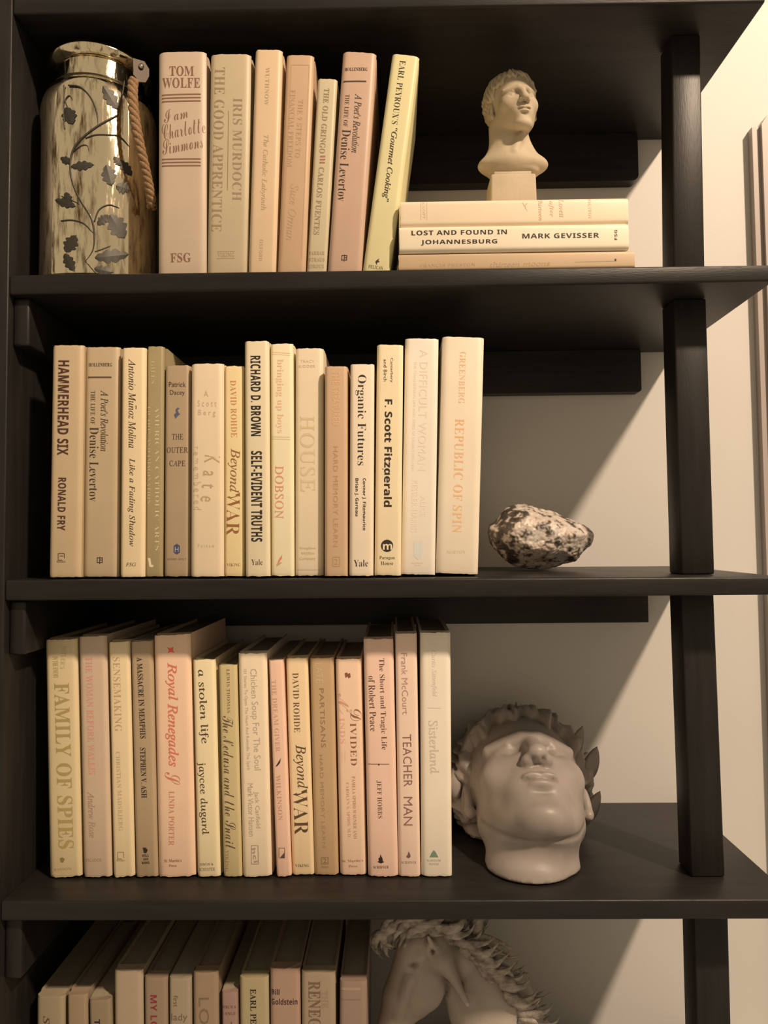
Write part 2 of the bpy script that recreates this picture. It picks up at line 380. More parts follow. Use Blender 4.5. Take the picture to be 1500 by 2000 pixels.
z = flat((779.5, 1230, 489, 484.5, 436.5, 432.5), z, .004, (245, 212, 168), 'bright white book with bold black capitals in the middle of the flat stack', [
    ('title', 'LOST AND FOUND IN', 'S', 803.5, 455.5, 990, 453, 9.5, (30, 22, 18)), ('title', 'JOHANNESBURG', 'S', 822, 474.5, 971, 472.5, 10.5, (30, 22, 18)),
    ('author', 'MARK GEVISSER', 'S', 1020, 461.5, 1170, 459.8, 9.5, (30, 22, 18)), ('publisher', 'FSG', 'S', 1202.5, 469, 1202.5, 449, 5.5, (40, 28, 20))])
z_stack = flat((781.5, 1229, 436.5, 432.5, 387, 380.5), z, .006, (241, 203, 158), 'peach cream hardcover on top of the flat stack, right under the bust pedestal', [
    ('publisher', 'KNOPF', 't', 826.5, 394, 828.5, 428, 5, (205, 165, 120)), ('rule', 'bar', 822, 394, 822, 430, .8, (205, 165, 120)), ('rule', 'bar', 834, 394, 834, 430, .8, (205, 165, 120)),
    ('title', 'Thirteen', 'i', 1055, 384, 1056.5, 431, 9, (205, 165, 118)), ('title', 'after', 'i', 1076, 392, 1077, 424, 11, (212, 172, 128)), ('title', 'Lovett', 'i', 1096, 388, 1097, 425, 10, (205, 165, 118)), ('author', 'TOLSTOY', 't', 1151, 385, 1152, 428, 6, (212, 172, 128)),
    ('emblem', 'poly', [(1020, 396), (1026, 392), (1030, 398), (1026, 402), (1030, 414), (1024, 404)], (205, 165, 120))])
# --- middle shelf
ya, yb, yc = .006, .012, .022
R2 = [
 ((100.7, 673.3, 162.5, 673, 93.3, 1130.7, 156.5, 1130.7), ya, (170, 138, 98), 'tan hardcover with heavy dark red-brown sans capitals, leftmost on the middle shelf', [
    ('title', 'HAMMERHEAD SIX', 'X', 125, 704, 122.5, 889, 22, (66, 36, 26)), ('author', 'RONALD FRY', 'X', 122, 933, 119.5, 1036, 16, (66, 36, 26)),
    ('publisher_mark', 'bar', 114, 1081, 126, 1081, 1.2, BK), ('publisher_mark', 'bar', 114, 1081, 114, 1094, 1.2, BK), ('publisher_mark', 'bar', 126, 1081, 126, 1090, 1.2, BK), ('publisher_mark', 'bar', 117, 1086, 124, 1086, 1.2, BK), ('publisher_mark', 'bar', 114, 1094, 122, 1094, 1.2, BK), ('publisher', 'BOOKS', 't', 111, 1097, 128, 1097, 4, BK)]),
 ((165.5, 676.7, 232.5, 676.7, 160, 1130.7, 230.7, 1130.7), yb, (165, 135, 98), 'pinkish tan hardcover with dark serif lettering and a short rule, second on the middle shelf', levertov(165.5, 676.5, 1.0, -.008)),
 ((235.7, 678, 285, 678, 234, 1130, 280.3, 1130), ya, (202, 168, 122), 'narrow cream book with italic black lettering, third from left on the middle shelf', [
    ('author', 'Antonio Munoz Molina', 'i', 258.5, 701, 258.5, 875, 14.5, BK), ('author', 'bar', 266, 792, 266, 799, 1.5, BK), ('title', 'Like a Fading Shadow', 'i', 257.5, 895, 257, 1067, 15, BK), ('publisher', 'FSG', 'i', 246, 1102.5, 266, 1102.5, 7, BK)]),
 ((286, 675, 320, 676, 282, 1128.5, 317, 1128.5), ya+.006, (142, 118, 78), 'olive-grey hardcover with pale gold lettering, beside the book with the blue hexagon mark', [
    ('title', 'AMERICAN CATHOLIC ARTS', 't', 307, 794, 307, 1075, 8, (180, 155, 108)), ('title', 'FICTION AND IMAGINATION', 't', 291, 794, 291, 985, 7, (170, 146, 106)), ('author', 'GILES', 't', 299, 706, 299, 750, 8, (172, 148, 106)),
    ('publisher_mark', 'poly', [(289, 1090), (294, 1090), (296, 1103), (301, 1104), (298, 1108), (292, 1107)], (195, 172, 128))]),
 ((321, 712.5, 371.3, 712.5, 319, 1129, 369.3, 1129), yb, (152, 122, 88), 'brown-tan paperback with a small bird drawing and a blue hexagon mark', [
    ('author', 'Patrick', 's', 330, 751, 363, 751, 10, BK), ('author', 'Dacey', 's', 332, 768, 361, 768, 12, BK),
    ('emblem', 'poly', [(343, 800), (347, 796), (351, 798), (347, 801), (349, 806), (352, 809), (347, 813), (343, 818), (340, 810), (344, 806)], (72, 72, 82)),
    ('title', 'THE', 'r', 336, 853, 358, 853, 11, (66, 46, 40)), ('title', 'OUTER', 'r', 326, 879, 367, 879, 11, (66, 46, 40)), ('title', 'CAPE', 'r', 331, 905, 362, 905, 11, (66, 46, 40)),
    ('publisher_mark', 'poly', [(345.5, 1062), (351.5, 1066), (351.5, 1079), (345.5, 1083), (339.5, 1079), (339.5, 1066)], (52, 56, 78)), ('publisher_mark_letter', 'H', 's', 342, 1073, 349, 1073, 10, (150, 140, 125)), ('publisher', 'HENRY HOLT', 'r', 327, 1092, 364, 1092, 3.5, (100, 75, 52))], False),
 ((372.3, 709, 436.5, 709, 371.5, 1128, 436, 1128), ya, (200, 168, 128), 'wide pale hardcover with widely spaced grey letters running down its spine', [
    ('author', 'A', 's', 398, 769, 407, 769, 12, (172, 142, 106)), ('author', 'S c o t t', 's', 386, 788, 423, 788, 12, (172, 142, 106)), ('author', 'B e r g', 's', 387, 807, 421, 808, 14, (172, 142, 106)),
    ('title', 'K  a  t  e', 's', 415, 890, 406, 980, 30, (160, 128, 90)), ('title', 'r e m e m b e r e d', 's', 384, 872, 386, 996, 15, (172, 142, 106)), ('publisher', 'P u t n a m', 't', 386, 1066, 419, 1066, 6, (172, 142, 106))]),
 ((437.7, 713.3, 476, 714, 437.3, 1127, 477, 1127), yb, (205, 172, 118), 'narrow yellow-cream book with orange-brown capitals and large italic title, middle shelf', [
    ('author', 'DAVID ROHDE', 't', 455.5, 743, 457.5, 854, 12, (178, 112, 66)), ('title', 'Beyond', 'i', 458, 876, 455, 962, 24, (128, 78, 40)), ('title', 'WAR', 't', 456.5, 961, 454.5, 1046, 26, (128, 78, 40)), ('publisher', 'VIKING', 't', 443, 1103, 470, 1103, 6, (128, 88, 52))]),
 ((477, 664.5, 524.5, 665, 478, 1126, 527.5, 1126), ya, (200, 172, 130), 'tall cream book with condensed black capitals, eighth from left on the middle shelf', [
    ('author', 'RICHARD D. BROWN', 'X', 499, 695, 500, 852, 20, (36, 28, 22)), ('title', 'SELF-EVIDENT TRUTHS', 'X', 501, 881, 501.5, 1058, 22, (36, 28, 22)), ('publisher', 'Yale', 't', 491, 1098, 513, 1098, 11, BK)]),
 ((526.8, 669.5, 573, 670.4, 529.5, 1124.7, 574.3, 1124.7), yb, (208, 182, 138), 'ivory book with coral lowercase lettering and a quill drawing at its foot', [
    ('title', 'bringing up boys', 't', 546, 702, 546, 846, 16, (205, 150, 112)), ('author', 'DOBSON', 'r', 545.5, 910, 545.5, 1013, 17, (190, 120, 82)),
    ('rule', 'bar', 529, 688, 567, 690, 1.5, (215, 165, 125)), ('rule', 'bar', 529, 692, 567, 694, 1, (215, 165, 125)), ('rule', 'bar', 529, 853, 567, 854, 1, (190, 160, 120)), ('rule', 'bar', 529, 857, 567, 858, 1, (190, 160, 120)),
    ('publisher_mark', 'poly', [(552, 1083), (546, 1090), (542, 1099), (545, 1098), (550, 1092)], (190, 105, 75)), ('publisher_mark', 'poly', [(542, 1099), (540, 1104), (548, 1101), (551, 1098), (546, 1103), (540, 1106)], (170, 130, 90))]),
 ((575.8, 679, 632.5, 679.4, 576.6, 1122.5, 631.5, 1122), yb+.004, (202, 172, 132), 'beige cloth hardcover with a large faint five-letter title on its middle', [
    ('title', 'HOUSE', 'r', 600, 812, 601.5, 960, 29, (188, 156, 112)), ('author', 'TRACY', 's', 587, 706, 614, 706, 5, (182, 150, 115)), ('author', 'KIDDER', 's', 584, 715.5, 616, 715.5, 5, (182, 150, 115)),
    ('publisher', 'Houghton', 'r', 585, 1071, 617, 1071, 6, GO), ('publisher', 'Mifflin', 'r', 588, 1081, 614, 1081, 6, GO), ('publisher', 'Company', 'r', 585, 1091.5, 616, 1091.5, 7, GO), ('rule', 'bar', 578, 1113, 626, 1113, 1, (170, 140, 100))]),
 ((633, 714.3, 679.6, 714.3, 633.6, 1123.5, 678.8, 1123.5), ya, (178, 138, 100), 'tan-orange book with faint orange lettering, between the beige cloth book and the cream one', [
    ('title', 'THE TREASURED', 's', 656, 725, 656, 832, 15, (198, 144, 96)), ('title', 'HARD MEMORY LEARN', 's', 655.5, 872, 655.5, 1068, 9, (162, 114, 76)), ('publisher_mark', 'bar', 650, 1088, 663, 1088, 1, (160, 112, 74)), ('publisher_mark', 'bar', 650, 1088, 650, 1106, 1, (160, 112, 74)), ('publisher_mark', 'bar', 663, 1088, 663, 1106, 1, (160, 112, 74)), ('publisher_mark', 'bar', 650, 1106, 663, 1106, 1, (160, 112, 74)), ('publisher_mark', '2', 's', 653, 1097, 660, 1097, 11, (160, 112, 74))]),
 ((682.6, 710, 732.5, 710.5, 682.6, 1124, 728.5, 1124), ya, (218, 186, 148), 'cream book with two bold author lines below its black title, middle shelf', [
    ('title', 'Organic Futures', 't', 705, 732, 704, 909, 21, (40, 30, 22)), ('author', 'Connor J. Fitzmaurice', 'S', 711, 934, 711, 1036, 8, (40, 30, 22)), ('author', 'Brian J. Gareau', 'S', 696.5, 934, 696.5, 1008, 8, (40, 30, 22)), ('publisher', 'Yale', 't', 691, 1100, 719, 1100, 13, (40, 30, 22))]),
 ((735.2, 672, 788.8, 672, 731.5, 1122, 783.5, 1122), yb, (232, 198, 148), 'yellow-cream book with bold sans lettering and a round black emblem at its foot', [
    ('title', 'F. Scott Fitzgerald', 'X', 757, 780, 755, 990, 20, (40, 28, 20)), ('title', 'Canterbery', 's', 764.5, 699, 764.5, 747, 6.5, (60, 42, 28)), ('title', 'and Birch', 's', 752.5, 702, 752.5, 745, 6.5, (60, 42, 28)),
    ('publisher_mark', 'poly', [(756+12*math.cos(a), 1066+12*math.sin(a)) for a in [i*math.pi/9 for i in range(18)]], (40, 28, 20)), ('publisher_mark_letter', 'm', 'S', 748, 1068, 766, 1068, 11, (236, 200, 150)),
    ('publisher', 'Paragon', 't', 741, 1090, 771, 1090, 8, BK), ('publisher', 'House', 't', 744, 1100, 768, 1100, 7, BK)]),
 ((790.3, 660, 858.5, 660, 784.5, 1122, 849.5, 1122), yc, (230, 202, 168), 'tall pale pinkish book with grey capitals and a blue-grey shield, second from right', [
    ('title', 'A DIFFICULT WOMAN', 's', 828, 683, 823.5, 919, 16, (206, 176, 140)), ('title', 'THE CHALLENGING LIFE AND TIMES OF LILLIAN HELLMAN', 's', 811, 706, 806, 920, 5, (208, 182, 150)),
    ('author', 'ALICE', 's', 826.5, 969, 825.5, 1008, 10, (210, 180, 146)), ('author', 'KESSLER-HARRIS', 's', 810, 938, 808, 1040, 12, (208, 178, 146)),
    ('publisher_mark', 'poly', [(808, 1057), (824, 1057), (824, 1086), (816, 1093), (808, 1086)], (186, 172, 148)), ('publisher', 'BLOOMSBURY', 's', 803, 1099.5, 827, 1099.5, 3, (200, 172, 138)), ('publisher', 'PRESS', 's', 810, 1104, 821, 1104, 3, (200, 172, 138))]),
 ((862, 657.5, 949, 656.5, 853.5, 1121.5, 932, 1121.5), yc+.004, (218, 188, 150), 'widest pale cream hardcover with peach-orange capitals, right end of the middle shelf row', [
    ('author', 'GREENBERG', 't', 904, 687, 901, 788, 12, (212, 160, 112)), ('title', 'REPUBLIC OF SPIN', 't', 898, 818, 892, 1040, 18, (206, 148, 96)), ('publisher', 'NORTON', 't', 872, 1078, 909, 1078, 6, (196, 158, 114))]),
]
for r in R2: book(2, r[0], r[1], r[2], r[3], r[4], *(r[5:] or ()), wear=.0014)
# --- third row
y3 = .045; OL = (134, 108, 58)
R3 = [
 ((86.4, 1248.8, 149, 1247, 94.8, 1721, 158.5, 1719.5), (168, 140, 98), 'olive-tan hardcover with very large gold striped capitals, leftmost beside the black side panel', [
    ('title', 'FAMILY OF SPIES', 'b', 120.5, 1334, 129.5, 1657, 30, OL), ('title', 'IN THE ENEMY', 't', 108, 1282, 109.5, 1324, 10, OL), ('title', "HITLER\u2019S", 't', 126, 1262, 122, 1306, 9, (150, 124, 76)),
    ('publisher_mark', 'poly', [(117, 1676), (122, 1674), (127, 1677), (124, 1684), (119, 1684)], (110, 86, 50)), ('publisher', 'RANDOM', 't', 106, 1698, 140, 1696, 5, OL)]),
 ((152.4, 1242, 206.5, 1240.6, 161.5, 1720, 217.5, 1719), (158, 128, 98), 'dusty brown-pink hardcover with faint rose lettering, second from the black side panel', [
    ('title', 'THE WOMAN BEFORE WALLIS', 't', 173.5, 1283, 180, 1512, 13, (172, 108, 86)), ('author', 'Andrew Rose', 'i', 178, 1546, 181, 1636, 14, (132, 98, 74)), ('publisher', 'PICADOR', 'r', 168, 1680, 199, 1679, 6, (132, 98, 74))]),
 ((210, 1253, 252.3, 1251.5, 220, 1716.5, 262.5, 1716), (180, 150, 108), 'narrow cream book with grey-brown capitals, third from the black side panel', [
    ('title', 'SENSEMAKING', 't', 227.5, 1283, 231.5, 1428, 14, (146, 118, 84)), ('author', 'CHRISTIAN MADSBJERG', 't', 230, 1468, 236, 1622, 9, (150, 122, 88)), ('publisher_mark', 'bar', 230, 1664, 242, 1664, 1.2, (110, 86, 60)), ('publisher_mark', 'bar', 230, 1664, 230, 1677, 1.2, (110, 86, 60)), ('publisher_mark', 'bar', 242, 1664, 242, 1675, 1.2, (110, 86, 60)), ('publisher_mark', 'bar', 230, 1677, 238, 1677, 1.2, (110, 86, 60)), ('publisher', 'BOOKS', 't', 228, 1680, 244, 1680, 4, (110, 86, 60))]),
 ((253, 1251.5, 297.6, 1250.5, 264.5, 1713.6, 306.6, 1712.6), (138, 110, 78), 'dark tan paperback with small black slab capitals, fourth from the black side panel', [
    ('title', 'A MASSACRE IN MEMPHIS', 'b', 272.5, 1284, 279.5, 1442, 11, (34, 24, 18)), ('author', 'STEPHEN V. ASH', 'b', 279, 1460, 282, 1558, 11, (34, 24, 18)), ('publisher_mark', 'poly', [(279, 1655), (285, 1655), (289, 1660), (286, 1666), (281, 1665)], (34, 24, 18)), ('publisher', 'HILL', 'S', 278, 1671, 291, 1670, 5, (34, 24, 18)), ('publisher', 'AND', 'S', 280, 1678, 290, 1677, 4, (34, 24, 18)), ('publisher', 'WANG', 'S', 277, 1685, 292, 1684, 5, (34, 24, 18))], False),
 ((298.7, 1239.8, 371.5, 1237.7, 309, 1716.6, 381, 1716), (188, 147, 112), 'wide salmon-pink hardcover with red calligraphic title lettering', [
    ('title', 'Royal', 'j', 334, 1294, 336, 1368, 24, (168, 84, 62)), ('title', 'Renegades', 'j', 335, 1374, 337, 1497, 26, (168, 84, 62)), ('author', 'LINDA PORTER', 't', 335.5, 1545, 335, 1651, 11, (150, 92, 68)),
    ('emblem', 'poly', [(327, 1264), (333, 1266), (339, 1263), (338, 1270), (341, 1275), (334, 1273), (328, 1276), (330, 1270)], (190, 70, 50)),
    ('ornament', 'S', 'c', 337, 1508, 337, 1532, 30, (160, 84, 62)), ('publisher', "St. Martin\u2019s", 'b', 321, 1681, 355, 1680, 6, (120, 70, 50)), ('publisher', 'Press', 'b', 330, 1690.5, 345, 1690, 5, (120, 70, 50))]),
 ((375.3, 1288, 420, 1286.6, 384.5, 1714.3, 430, 1713.5), (185, 158, 115), 'short cream book with widely spaced lowercase black serif title beside the salmon-pink one', [
    ('title', 'a stolen life', 'r', 392, 1308, 399, 1452, 19, BK), ('author', 'jaycee dugard', 'r', 393, 1489, 400, 1630, 18, BK), ('publisher', 'SIMON &', 'r', 391, 1688, 417, 1687, 5, (90, 70, 48)), ('publisher', 'SCHUSTER', 'r', 389, 1698, 420, 1697, 6, (90, 70, 48))]),
 ((425.5, 1299, 462.5, 1297.4, 435.6, 1714.3, 472.5, 1714), (158, 132, 88), 'narrow olive-tan book with script title between two wider cream books', [
    ('title', 'The Medusa and the Snail', 'c', 445, 1398, 451, 1658, 21, (70, 50, 30)), ('author', 'LEWIS THOMAS', 't', 445.5, 1307, 447, 1392, 6, (92, 70, 44)), ('publisher', 'VIKING', 't', 444, 1660, 443, 1702, 6, (110, 86, 56))], True),
 ((463.3, 1275.4, 521.5, 1273.8, 474, 1715.4, 530, 1714.4), (192, 162, 125), 'wide greyish-cream book with two lines of soft grey sans lettering', [
    ('title', 'Chicken Soup For The Soul', 's', 493, 1306, 502, 1504, 17, (146, 122, 98)), ('title', '101 Stories To Open The Heart And Rekindle The Spirit', 's', 478, 1306, 485, 1504, 8, (146, 122, 98)), ('author', 'Jack Canfield', 's', 500, 1546, 504, 1617, 11, (140, 116, 92)), ('author', 'Mark Victor Hansen', 's', 488.5, 1530, 492, 1633, 11, (140, 116, 92)),
    ('publisher_mark', 'bar', 491, 1651, 504, 1651, 1.5, (130, 106, 84)), ('publisher_mark', 'bar', 491, 1687, 505, 1687, 1.5, (130, 106, 84)), ('publisher_mark', 'bar', 491, 1651, 491, 1687, 1.5, (130, 106, 84)), ('publisher_mark', 'bar', 504, 1651, 505, 1687, 1.5, (130, 106, 84)), ('publisher_mark', 'hci', 'S', 495, 1656, 500, 1684, 8, (130, 106, 84))]),
 ((523.6, 1288.8, 553, 1287.8, 539.4, 1716, 569, 1716), (196, 150, 118), 'thinnest pinkish book with spaced capitals and a small black quill mark', [
    ('title', 'THE DREAM GIVER', 't', 534.5, 1328, 543, 1468, 9, (160, 116, 88)), ('author', 'WILKINSON', 't', 543, 1514, 548, 1602, 9, (150, 106, 80)), ('emblem', 'poly', [(549, 1480), (545, 1486), (538, 1497), (542, 1496), (547, 1490)], (50, 34, 24)),
    ('publisher_mark', 'bar', 545, 1656, 556, 1656, 1, (90, 62, 44)), ('publisher_mark', 'bar', 545, 1656, 545, 1676, 1, (90, 62, 44)), ('publisher_mark', 'poly', [(546, 1676), (556, 1664), (556, 1676)], (70, 48, 34)), ('publisher_mark', 'bar', 556, 1656, 556, 1676, 1, (90, 62, 44))], False),
 ((556, 1284, 602.5, 1283.4, 571.4, 1713, 613, 1713.8), (208, 170, 122), 'yellow-cream book with dark brown capitals and large italic title, beside the plain brown book', [
    ('author', 'DAVID ROHDE', 't', 577, 1314, 580.5, 1430, 12, (80, 54, 30)), ('title', 'Beyond', 'i', 584.5, 1454, 588.5, 1540, 26, (70, 46, 26)), ('title', 'WAR', 't', 586, 1540, 589, 1630, 28, (70, 46, 26)), ('publisher', 'VIKING', 't', 577, 1690.5, 604, 1690, 6, (80, 54, 30))]),
 ((604, 1284, 652.5, 1283.4, 614, 1709.6, 661, 1708.6), (150, 115, 78), 'plain brown book with faint stamped lettering, right of the yellow-cream one with an italic title', [
    ('title', 'LATE', 's', 622, 1295, 624, 1334, 14, (162, 132, 94)), ('title', 'PARTISANS', 's', 628, 1344, 632, 1460, 9, (112, 84, 56)), ('title', 'HARD MEMORY LEARN', 's', 627, 1474, 633, 1655, 7, (124, 96, 64)), ('publisher_mark', 'bar', 628, 1674, 641, 1674, 1, (100, 76, 52)), ('publisher_mark', 'bar', 628, 1674, 628, 1687, 1, (100, 76, 52)), ('publisher_mark', 'bar', 641, 1674, 641, 1687, 1, (100, 76, 52)), ('publisher_mark', 'bar', 628, 1687, 641, 1687, 1, (100, 76, 52)), ('publisher_mark', '2', 's', 631, 1680.5, 638, 1680.5, 9, (100, 76, 52)), ('publisher', 'PRESS', 's', 628, 1693, 641, 1693, 3, (110, 84, 58))]),
 ((654, 1287.2, 707, 1284.3, 664.3, 1712, 715.8, 1713.8), (212, 168, 130), 'peach book with a swash-initial title in two tones, left of the taller pink one', [
    ('title', 'D', 'c', 694, 1385, 696, 1408, 22, (110, 66, 44)), ('title', 'IVIDED', 't', 689.5, 1412, 691, 1495, 12, (110, 66, 44)), ('title', 'M', 'c', 670, 1354, 672, 1396, 20, (168, 112, 84)), ('title', 'INDS', 't', 668, 1402, 670, 1452, 10, (180, 124, 96)),
    ('author', 'PAMELA SPIRO WAGNER AND', 't', 690.5, 1516, 694, 1638, 6.5, (135, 92, 68)), ('author', 'CAROLYN S. SPIRO, M.D.', 't', 678, 1528, 682, 1636, 6.5, (150, 104, 78)),
    ('emblem', 'poly', [(673, 1315), (677, 1313), (680, 1316), (684, 1314), (685, 1322), (681, 1325), (679, 1321), (675, 1324)], (110, 60, 40)),
    ('ornament', 'bar', 668, 1468, 668, 1488, 1.2, (190, 140, 110)), ('ornament', 'bar', 674, 1466, 674, 1486, 1.2, (190, 140, 110)),
    ('publisher', "St. Martin\u2019s", 't', 668, 1681.5, 709, 1680, 5, (110, 72, 52)), ('publisher', 'Press', 't', 681, 1691.5, 698, 1691, 5, (110, 72, 52))]),
 ((708.6, 1247.8, 769, 1245.6, 719, 1713.8, 777.8, 1712.8), (212, 165, 132), 'tall pink book with a two-line black serif title and a thin rule with a dot', [
    ('title', 'The Short and Tragic Life', 't', 744, 1286, 749.5, 1464, 13, (70, 42, 32)), ('title', 'of Robert Peace', 't', 725.5, 1320, 729.5, 1428, 13, (70, 42, 32)), ('author', 'JEFF HOBBS', 't', 740, 1524, 742, 1598, 10, (70, 42, 32)),
    ('rule', 'bar', 719, 1492, 760, 1492.5, 1.2, (90, 58, 44)), ('rule', 'poly', [(738, 1493), (740, 1490.5), (742, 1493), (740, 1495.5)], (40, 24, 20)),
    ('publisher_mark', 'poly', [(743, 1668), (747, 1676), (748, 1682), (751, 1683), (744, 1686), (737, 1683), (740, 1681), (739, 1676), (742, 1674)], (36, 22, 18)), ('publisher', 'SCRIBNER', 't', 729, 1693.5, 759, 1693, 5.5, (60, 38, 30))]),
 ((770.4, 1237, 815.5, 1234.6, 779, 1713.8, 821, 1714.4), (200, 162, 130), 'dusty pink book with thin hand-drawn style sans capitals, second from the plaster head', [
    ('author', 'Frank McCourt', 's', 789, 1275, 792, 1395, 12, (140, 100, 84)), ('title', 'TEACHER', 's', 794.5, 1434, 797, 1536, 17, (104, 70, 58)), ('title', 'MAN', 's', 797, 1556, 797, 1612, 17, (104, 70, 58)),
    ('publisher_mark', 'poly', [(798, 1662), (801, 1668), (802, 1673), (798, 1676), (793, 1673), (796, 1669)], (90, 60, 48)), ('publisher', 'SCRIBNER', 't', 784, 1684, 813, 1684, 5, (120, 86, 68))]),
 ((818.8, 1235, 882, 1233.6, 824.3, 1716, 882, 1714.6), (218, 190, 155), 'tall whitish book with grey lettering and a green house mark, next to the plaster head', [
    ('author', 'Curtis Sittenfeld', 'i', 846, 1270, 848, 1360, 11, (170, 146, 122)), ('title', 'Sisterland', 'r', 846, 1407, 849, 1511, 18, (160, 136, 112)), ('rule', 'bar', 835, 1382.5, 861, 1383, 1.2, (170, 146, 122)),
    ('publisher_mark', 'poly', [(839, 1674), (843, 1665), (847, 1660), (851, 1664), (856, 1674)], (88, 100, 72)), ('publisher', 'RANDOM', 'r', 834, 1680.5, 861, 1680, 4, (130, 112, 90)), ('publisher', 'HOUSE', 'r', 838, 1687, 857, 1687, 4, (130, 112, 90))]),
]
for i, r in enumerate(R3): book(3, r[0], y3+(.004 if 9 <= i <= 11 else 0), r[1], r[2], r[3], *(r[4:] or ()), wear=.0022, dp=.150 if r[0][1] > 1270 else .158)
# --- lowest visible row (feet below the frame): top-left, top-right, then the two edges where they leave the frame
R4 = [
 ((70, 1945, 125, 1945, 69, 2000, 125.5, 2000), (142, 118, 85), 'thick cream-beige hardcover with brown script start, leftmost on the lowest shelf', [('title', 'Say', 'i', 89, 1984, 91, 2030, 16, (82, 58, 38))]),
 ((129, 1942.5, 169.5, 1942, 130, 2000, 170, 2000), (140, 110, 80), 'pinkish beige book with no lettering in view, second on the lowest shelf', []),
 ((171.5, 1952.7, 216, 1952, 173, 2000, 217, 2000), (130, 105, 75), 'low olive-beige book with one dark letter showing, third on the lowest shelf', [('title', 'THE', 'S', 190, 1990, 191, 2030, 11, (40, 28, 20))]),
 ((221, 1896.7, 278, 1895.7, 222, 2000, 279, 2000), (155, 126, 95), 'wide blank beige hardcover standing taller on the left of the lowest shelf', []),
 ((280, 1909.3, 326.5, 1909, 281, 2000, 327, 2000), (134, 106, 78), 'tan book with dark red sans capitals on the lowest shelf', [('title', 'MY LOST', 'S', 300, 1943, 301, 2034, 13, (128, 30, 42))]),
 ((328.5, 1910.7, 373, 1910, 329, 2000, 373.5, 2000), (145, 120, 90), 'pale book with thin rounded lowercase lettering on the lowest shelf', [('title', 'first', 's', 343, 1944, 343.5, 1966, 9, (96, 74, 50)), ('title', 'lady', 's', 335, 1988, 366, 1988, 18, (104, 82, 58))]),
 ((375.7, 1900, 426, 1898.3, 376.5, 2000, 427, 2000), (138, 108, 78), 'tan book with large thin pale-brown capitals on the lowest shelf', [('title', 'LOST', 's', 398, 1948, 400, 2050, 20, (112, 86, 60))]),
 ((431.5, 1938, 463.5, 1938, 432, 2000, 465, 2000), (140, 105, 85), 'lowest narrow dusty-pink book with two lines of small maroon capitals', [('author', 'BIRCH &', 't', 434, 1966, 461, 1966, 6, (110, 50, 44)), ('author', 'LANGE', 't', 434, 1979, 461, 1979, 6, (110, 50, 44)), ('title', 'I', 't', 450, 1998, 454, 1998, 5, (90, 50, 40))]),
 ((466.7, 1910.7, 524.5, 1908, 468, 2000, 525, 2000), (155, 130, 90), 'pale yellow book with black serif capitals on the lowest shelf', [('title', 'EARL PEYROUX', 'b', 494.5, 1931, 495.5, 2058, 12, (28, 20, 16))]),
 ((526.7, 1891.5, 586, 1892.5, 527, 2000, 587, 2000), (152, 115, 88), 'salmon-beige book with a two-line dark condensed name on the lowest shelf', [('author', 'Bill', 'S', 530, 1937, 546, 1937, 11, (60, 32, 24)), ('author', 'Goldstein', 'S', 530, 1956, 581, 1956, 12, (60, 32, 24))]),
 ((588, 1899.5, 655, 1898.5, 588, 2000, 656, 2000), (145, 118, 88), 'wide cream-grey book with very bold brown slab title on the lowest shelf', [('title', 'RENEGADE', 'b', 614, 1916, 615, 2060, 24, (108, 76, 54)), ('title', 'THE', 'b', 634, 1935, 635, 1968, 12, (140, 110, 84))]),
 ((662.7, 1917, 717, 1916, 662.7, 2000, 716, 2000), (135, 105, 82), 'pinkish hardcover with a ribbed band near its head, right end of the lowest shelf row', [('rule', 'bar', 665, 1952, 704, 1952, 1.5, (132, 96, 72)), ('rule', 'bar', 665, 1931, 704, 1931, 6, (152, 120, 92))]),
]
for i, r in enumerate(R4): book(4, r[0], .046, r[1], r[2], r[3], hard=i not in (2, 5, 7), dp=.160 if i in (0, 3, 9, 10, 11) else .150, wear=.0016)
flush_jobs()

# ------------------------------------------------------------------ implicit surface sculpting (surface nets)
def nets(f, lo, hi, h):
    ax = [np.arange(lo[i], hi[i]+h, h) for i in range(3)]
    X, Y, Z = np.meshgrid(*ax, indexing='ij', sparse=False)
    v = f(X.astype(np.float32), Y.astype(np.float32), Z.astype(np.float32)).astype(np.float32)
    s = v < 0
    n = np.array(v.shape); acc = np.zeros((*(n-1), 3), np.float32); cnt = np.zeros(n-1, np.float32); quads = []
    for a in range(3):
        sl0 = [slice(None)]*3; sl1 = [slice(None)]*3; sl0[a] = slice(0, -1); sl1[a] = slice(1, None)
        v0, v1 = v[tuple(sl0)], v[tuple(sl1)]; cr = (v0 < 0) != (v1 < 0)
        idx = np.argwhere(cr); t = v0[cr]/(v0[cr]-v1[cr]); p = idx.astype(np.float32); p[:, a] += t
        b, c = [(1, 2), (2, 0), (0, 1)][a]
        for db in (0, -1):
            for dc in (0, -1):
                q = idx.copy(); q[:, b] += db; q[:, c] += dc
                ok = ((q >= 0) & (q < n-1)).all(1)
                np.add.at(acc, tuple(q[ok].T), p[ok]); np.add.at(cnt, tuple(q[ok].T), 1)
        ok = (idx[:, b] > 0) & (idx[:, c] > 0) & (idx[:, b] < n[b]-1) & (idx[:, c] < n[c]-1)
        i = idx[ok]; ins = s[tuple(i.T)]
        def sh(db, dc): q = i.copy(); q[:, b] += db; q[:, c] += dc; return q
        Q = np.stack([sh(-1, -1), sh(0, -1), sh(0, 0), sh(-1, 0)], 1); Q[~ins] = Q[~ins][:, ::-1]
        quads.append(Q)
    use = cnt > 0; num = -np.ones(n-1, np.int64); num[use] = np.arange(use.sum())
    V = acc[use]/cnt[use][:, None]*h + np.array(lo, np.float32)
    Q = np.concatenate(quads); Fq = num[tuple(np.moveaxis(Q, -1, 0))]
    return V, Fq[(Fq >= 0).all(1)]
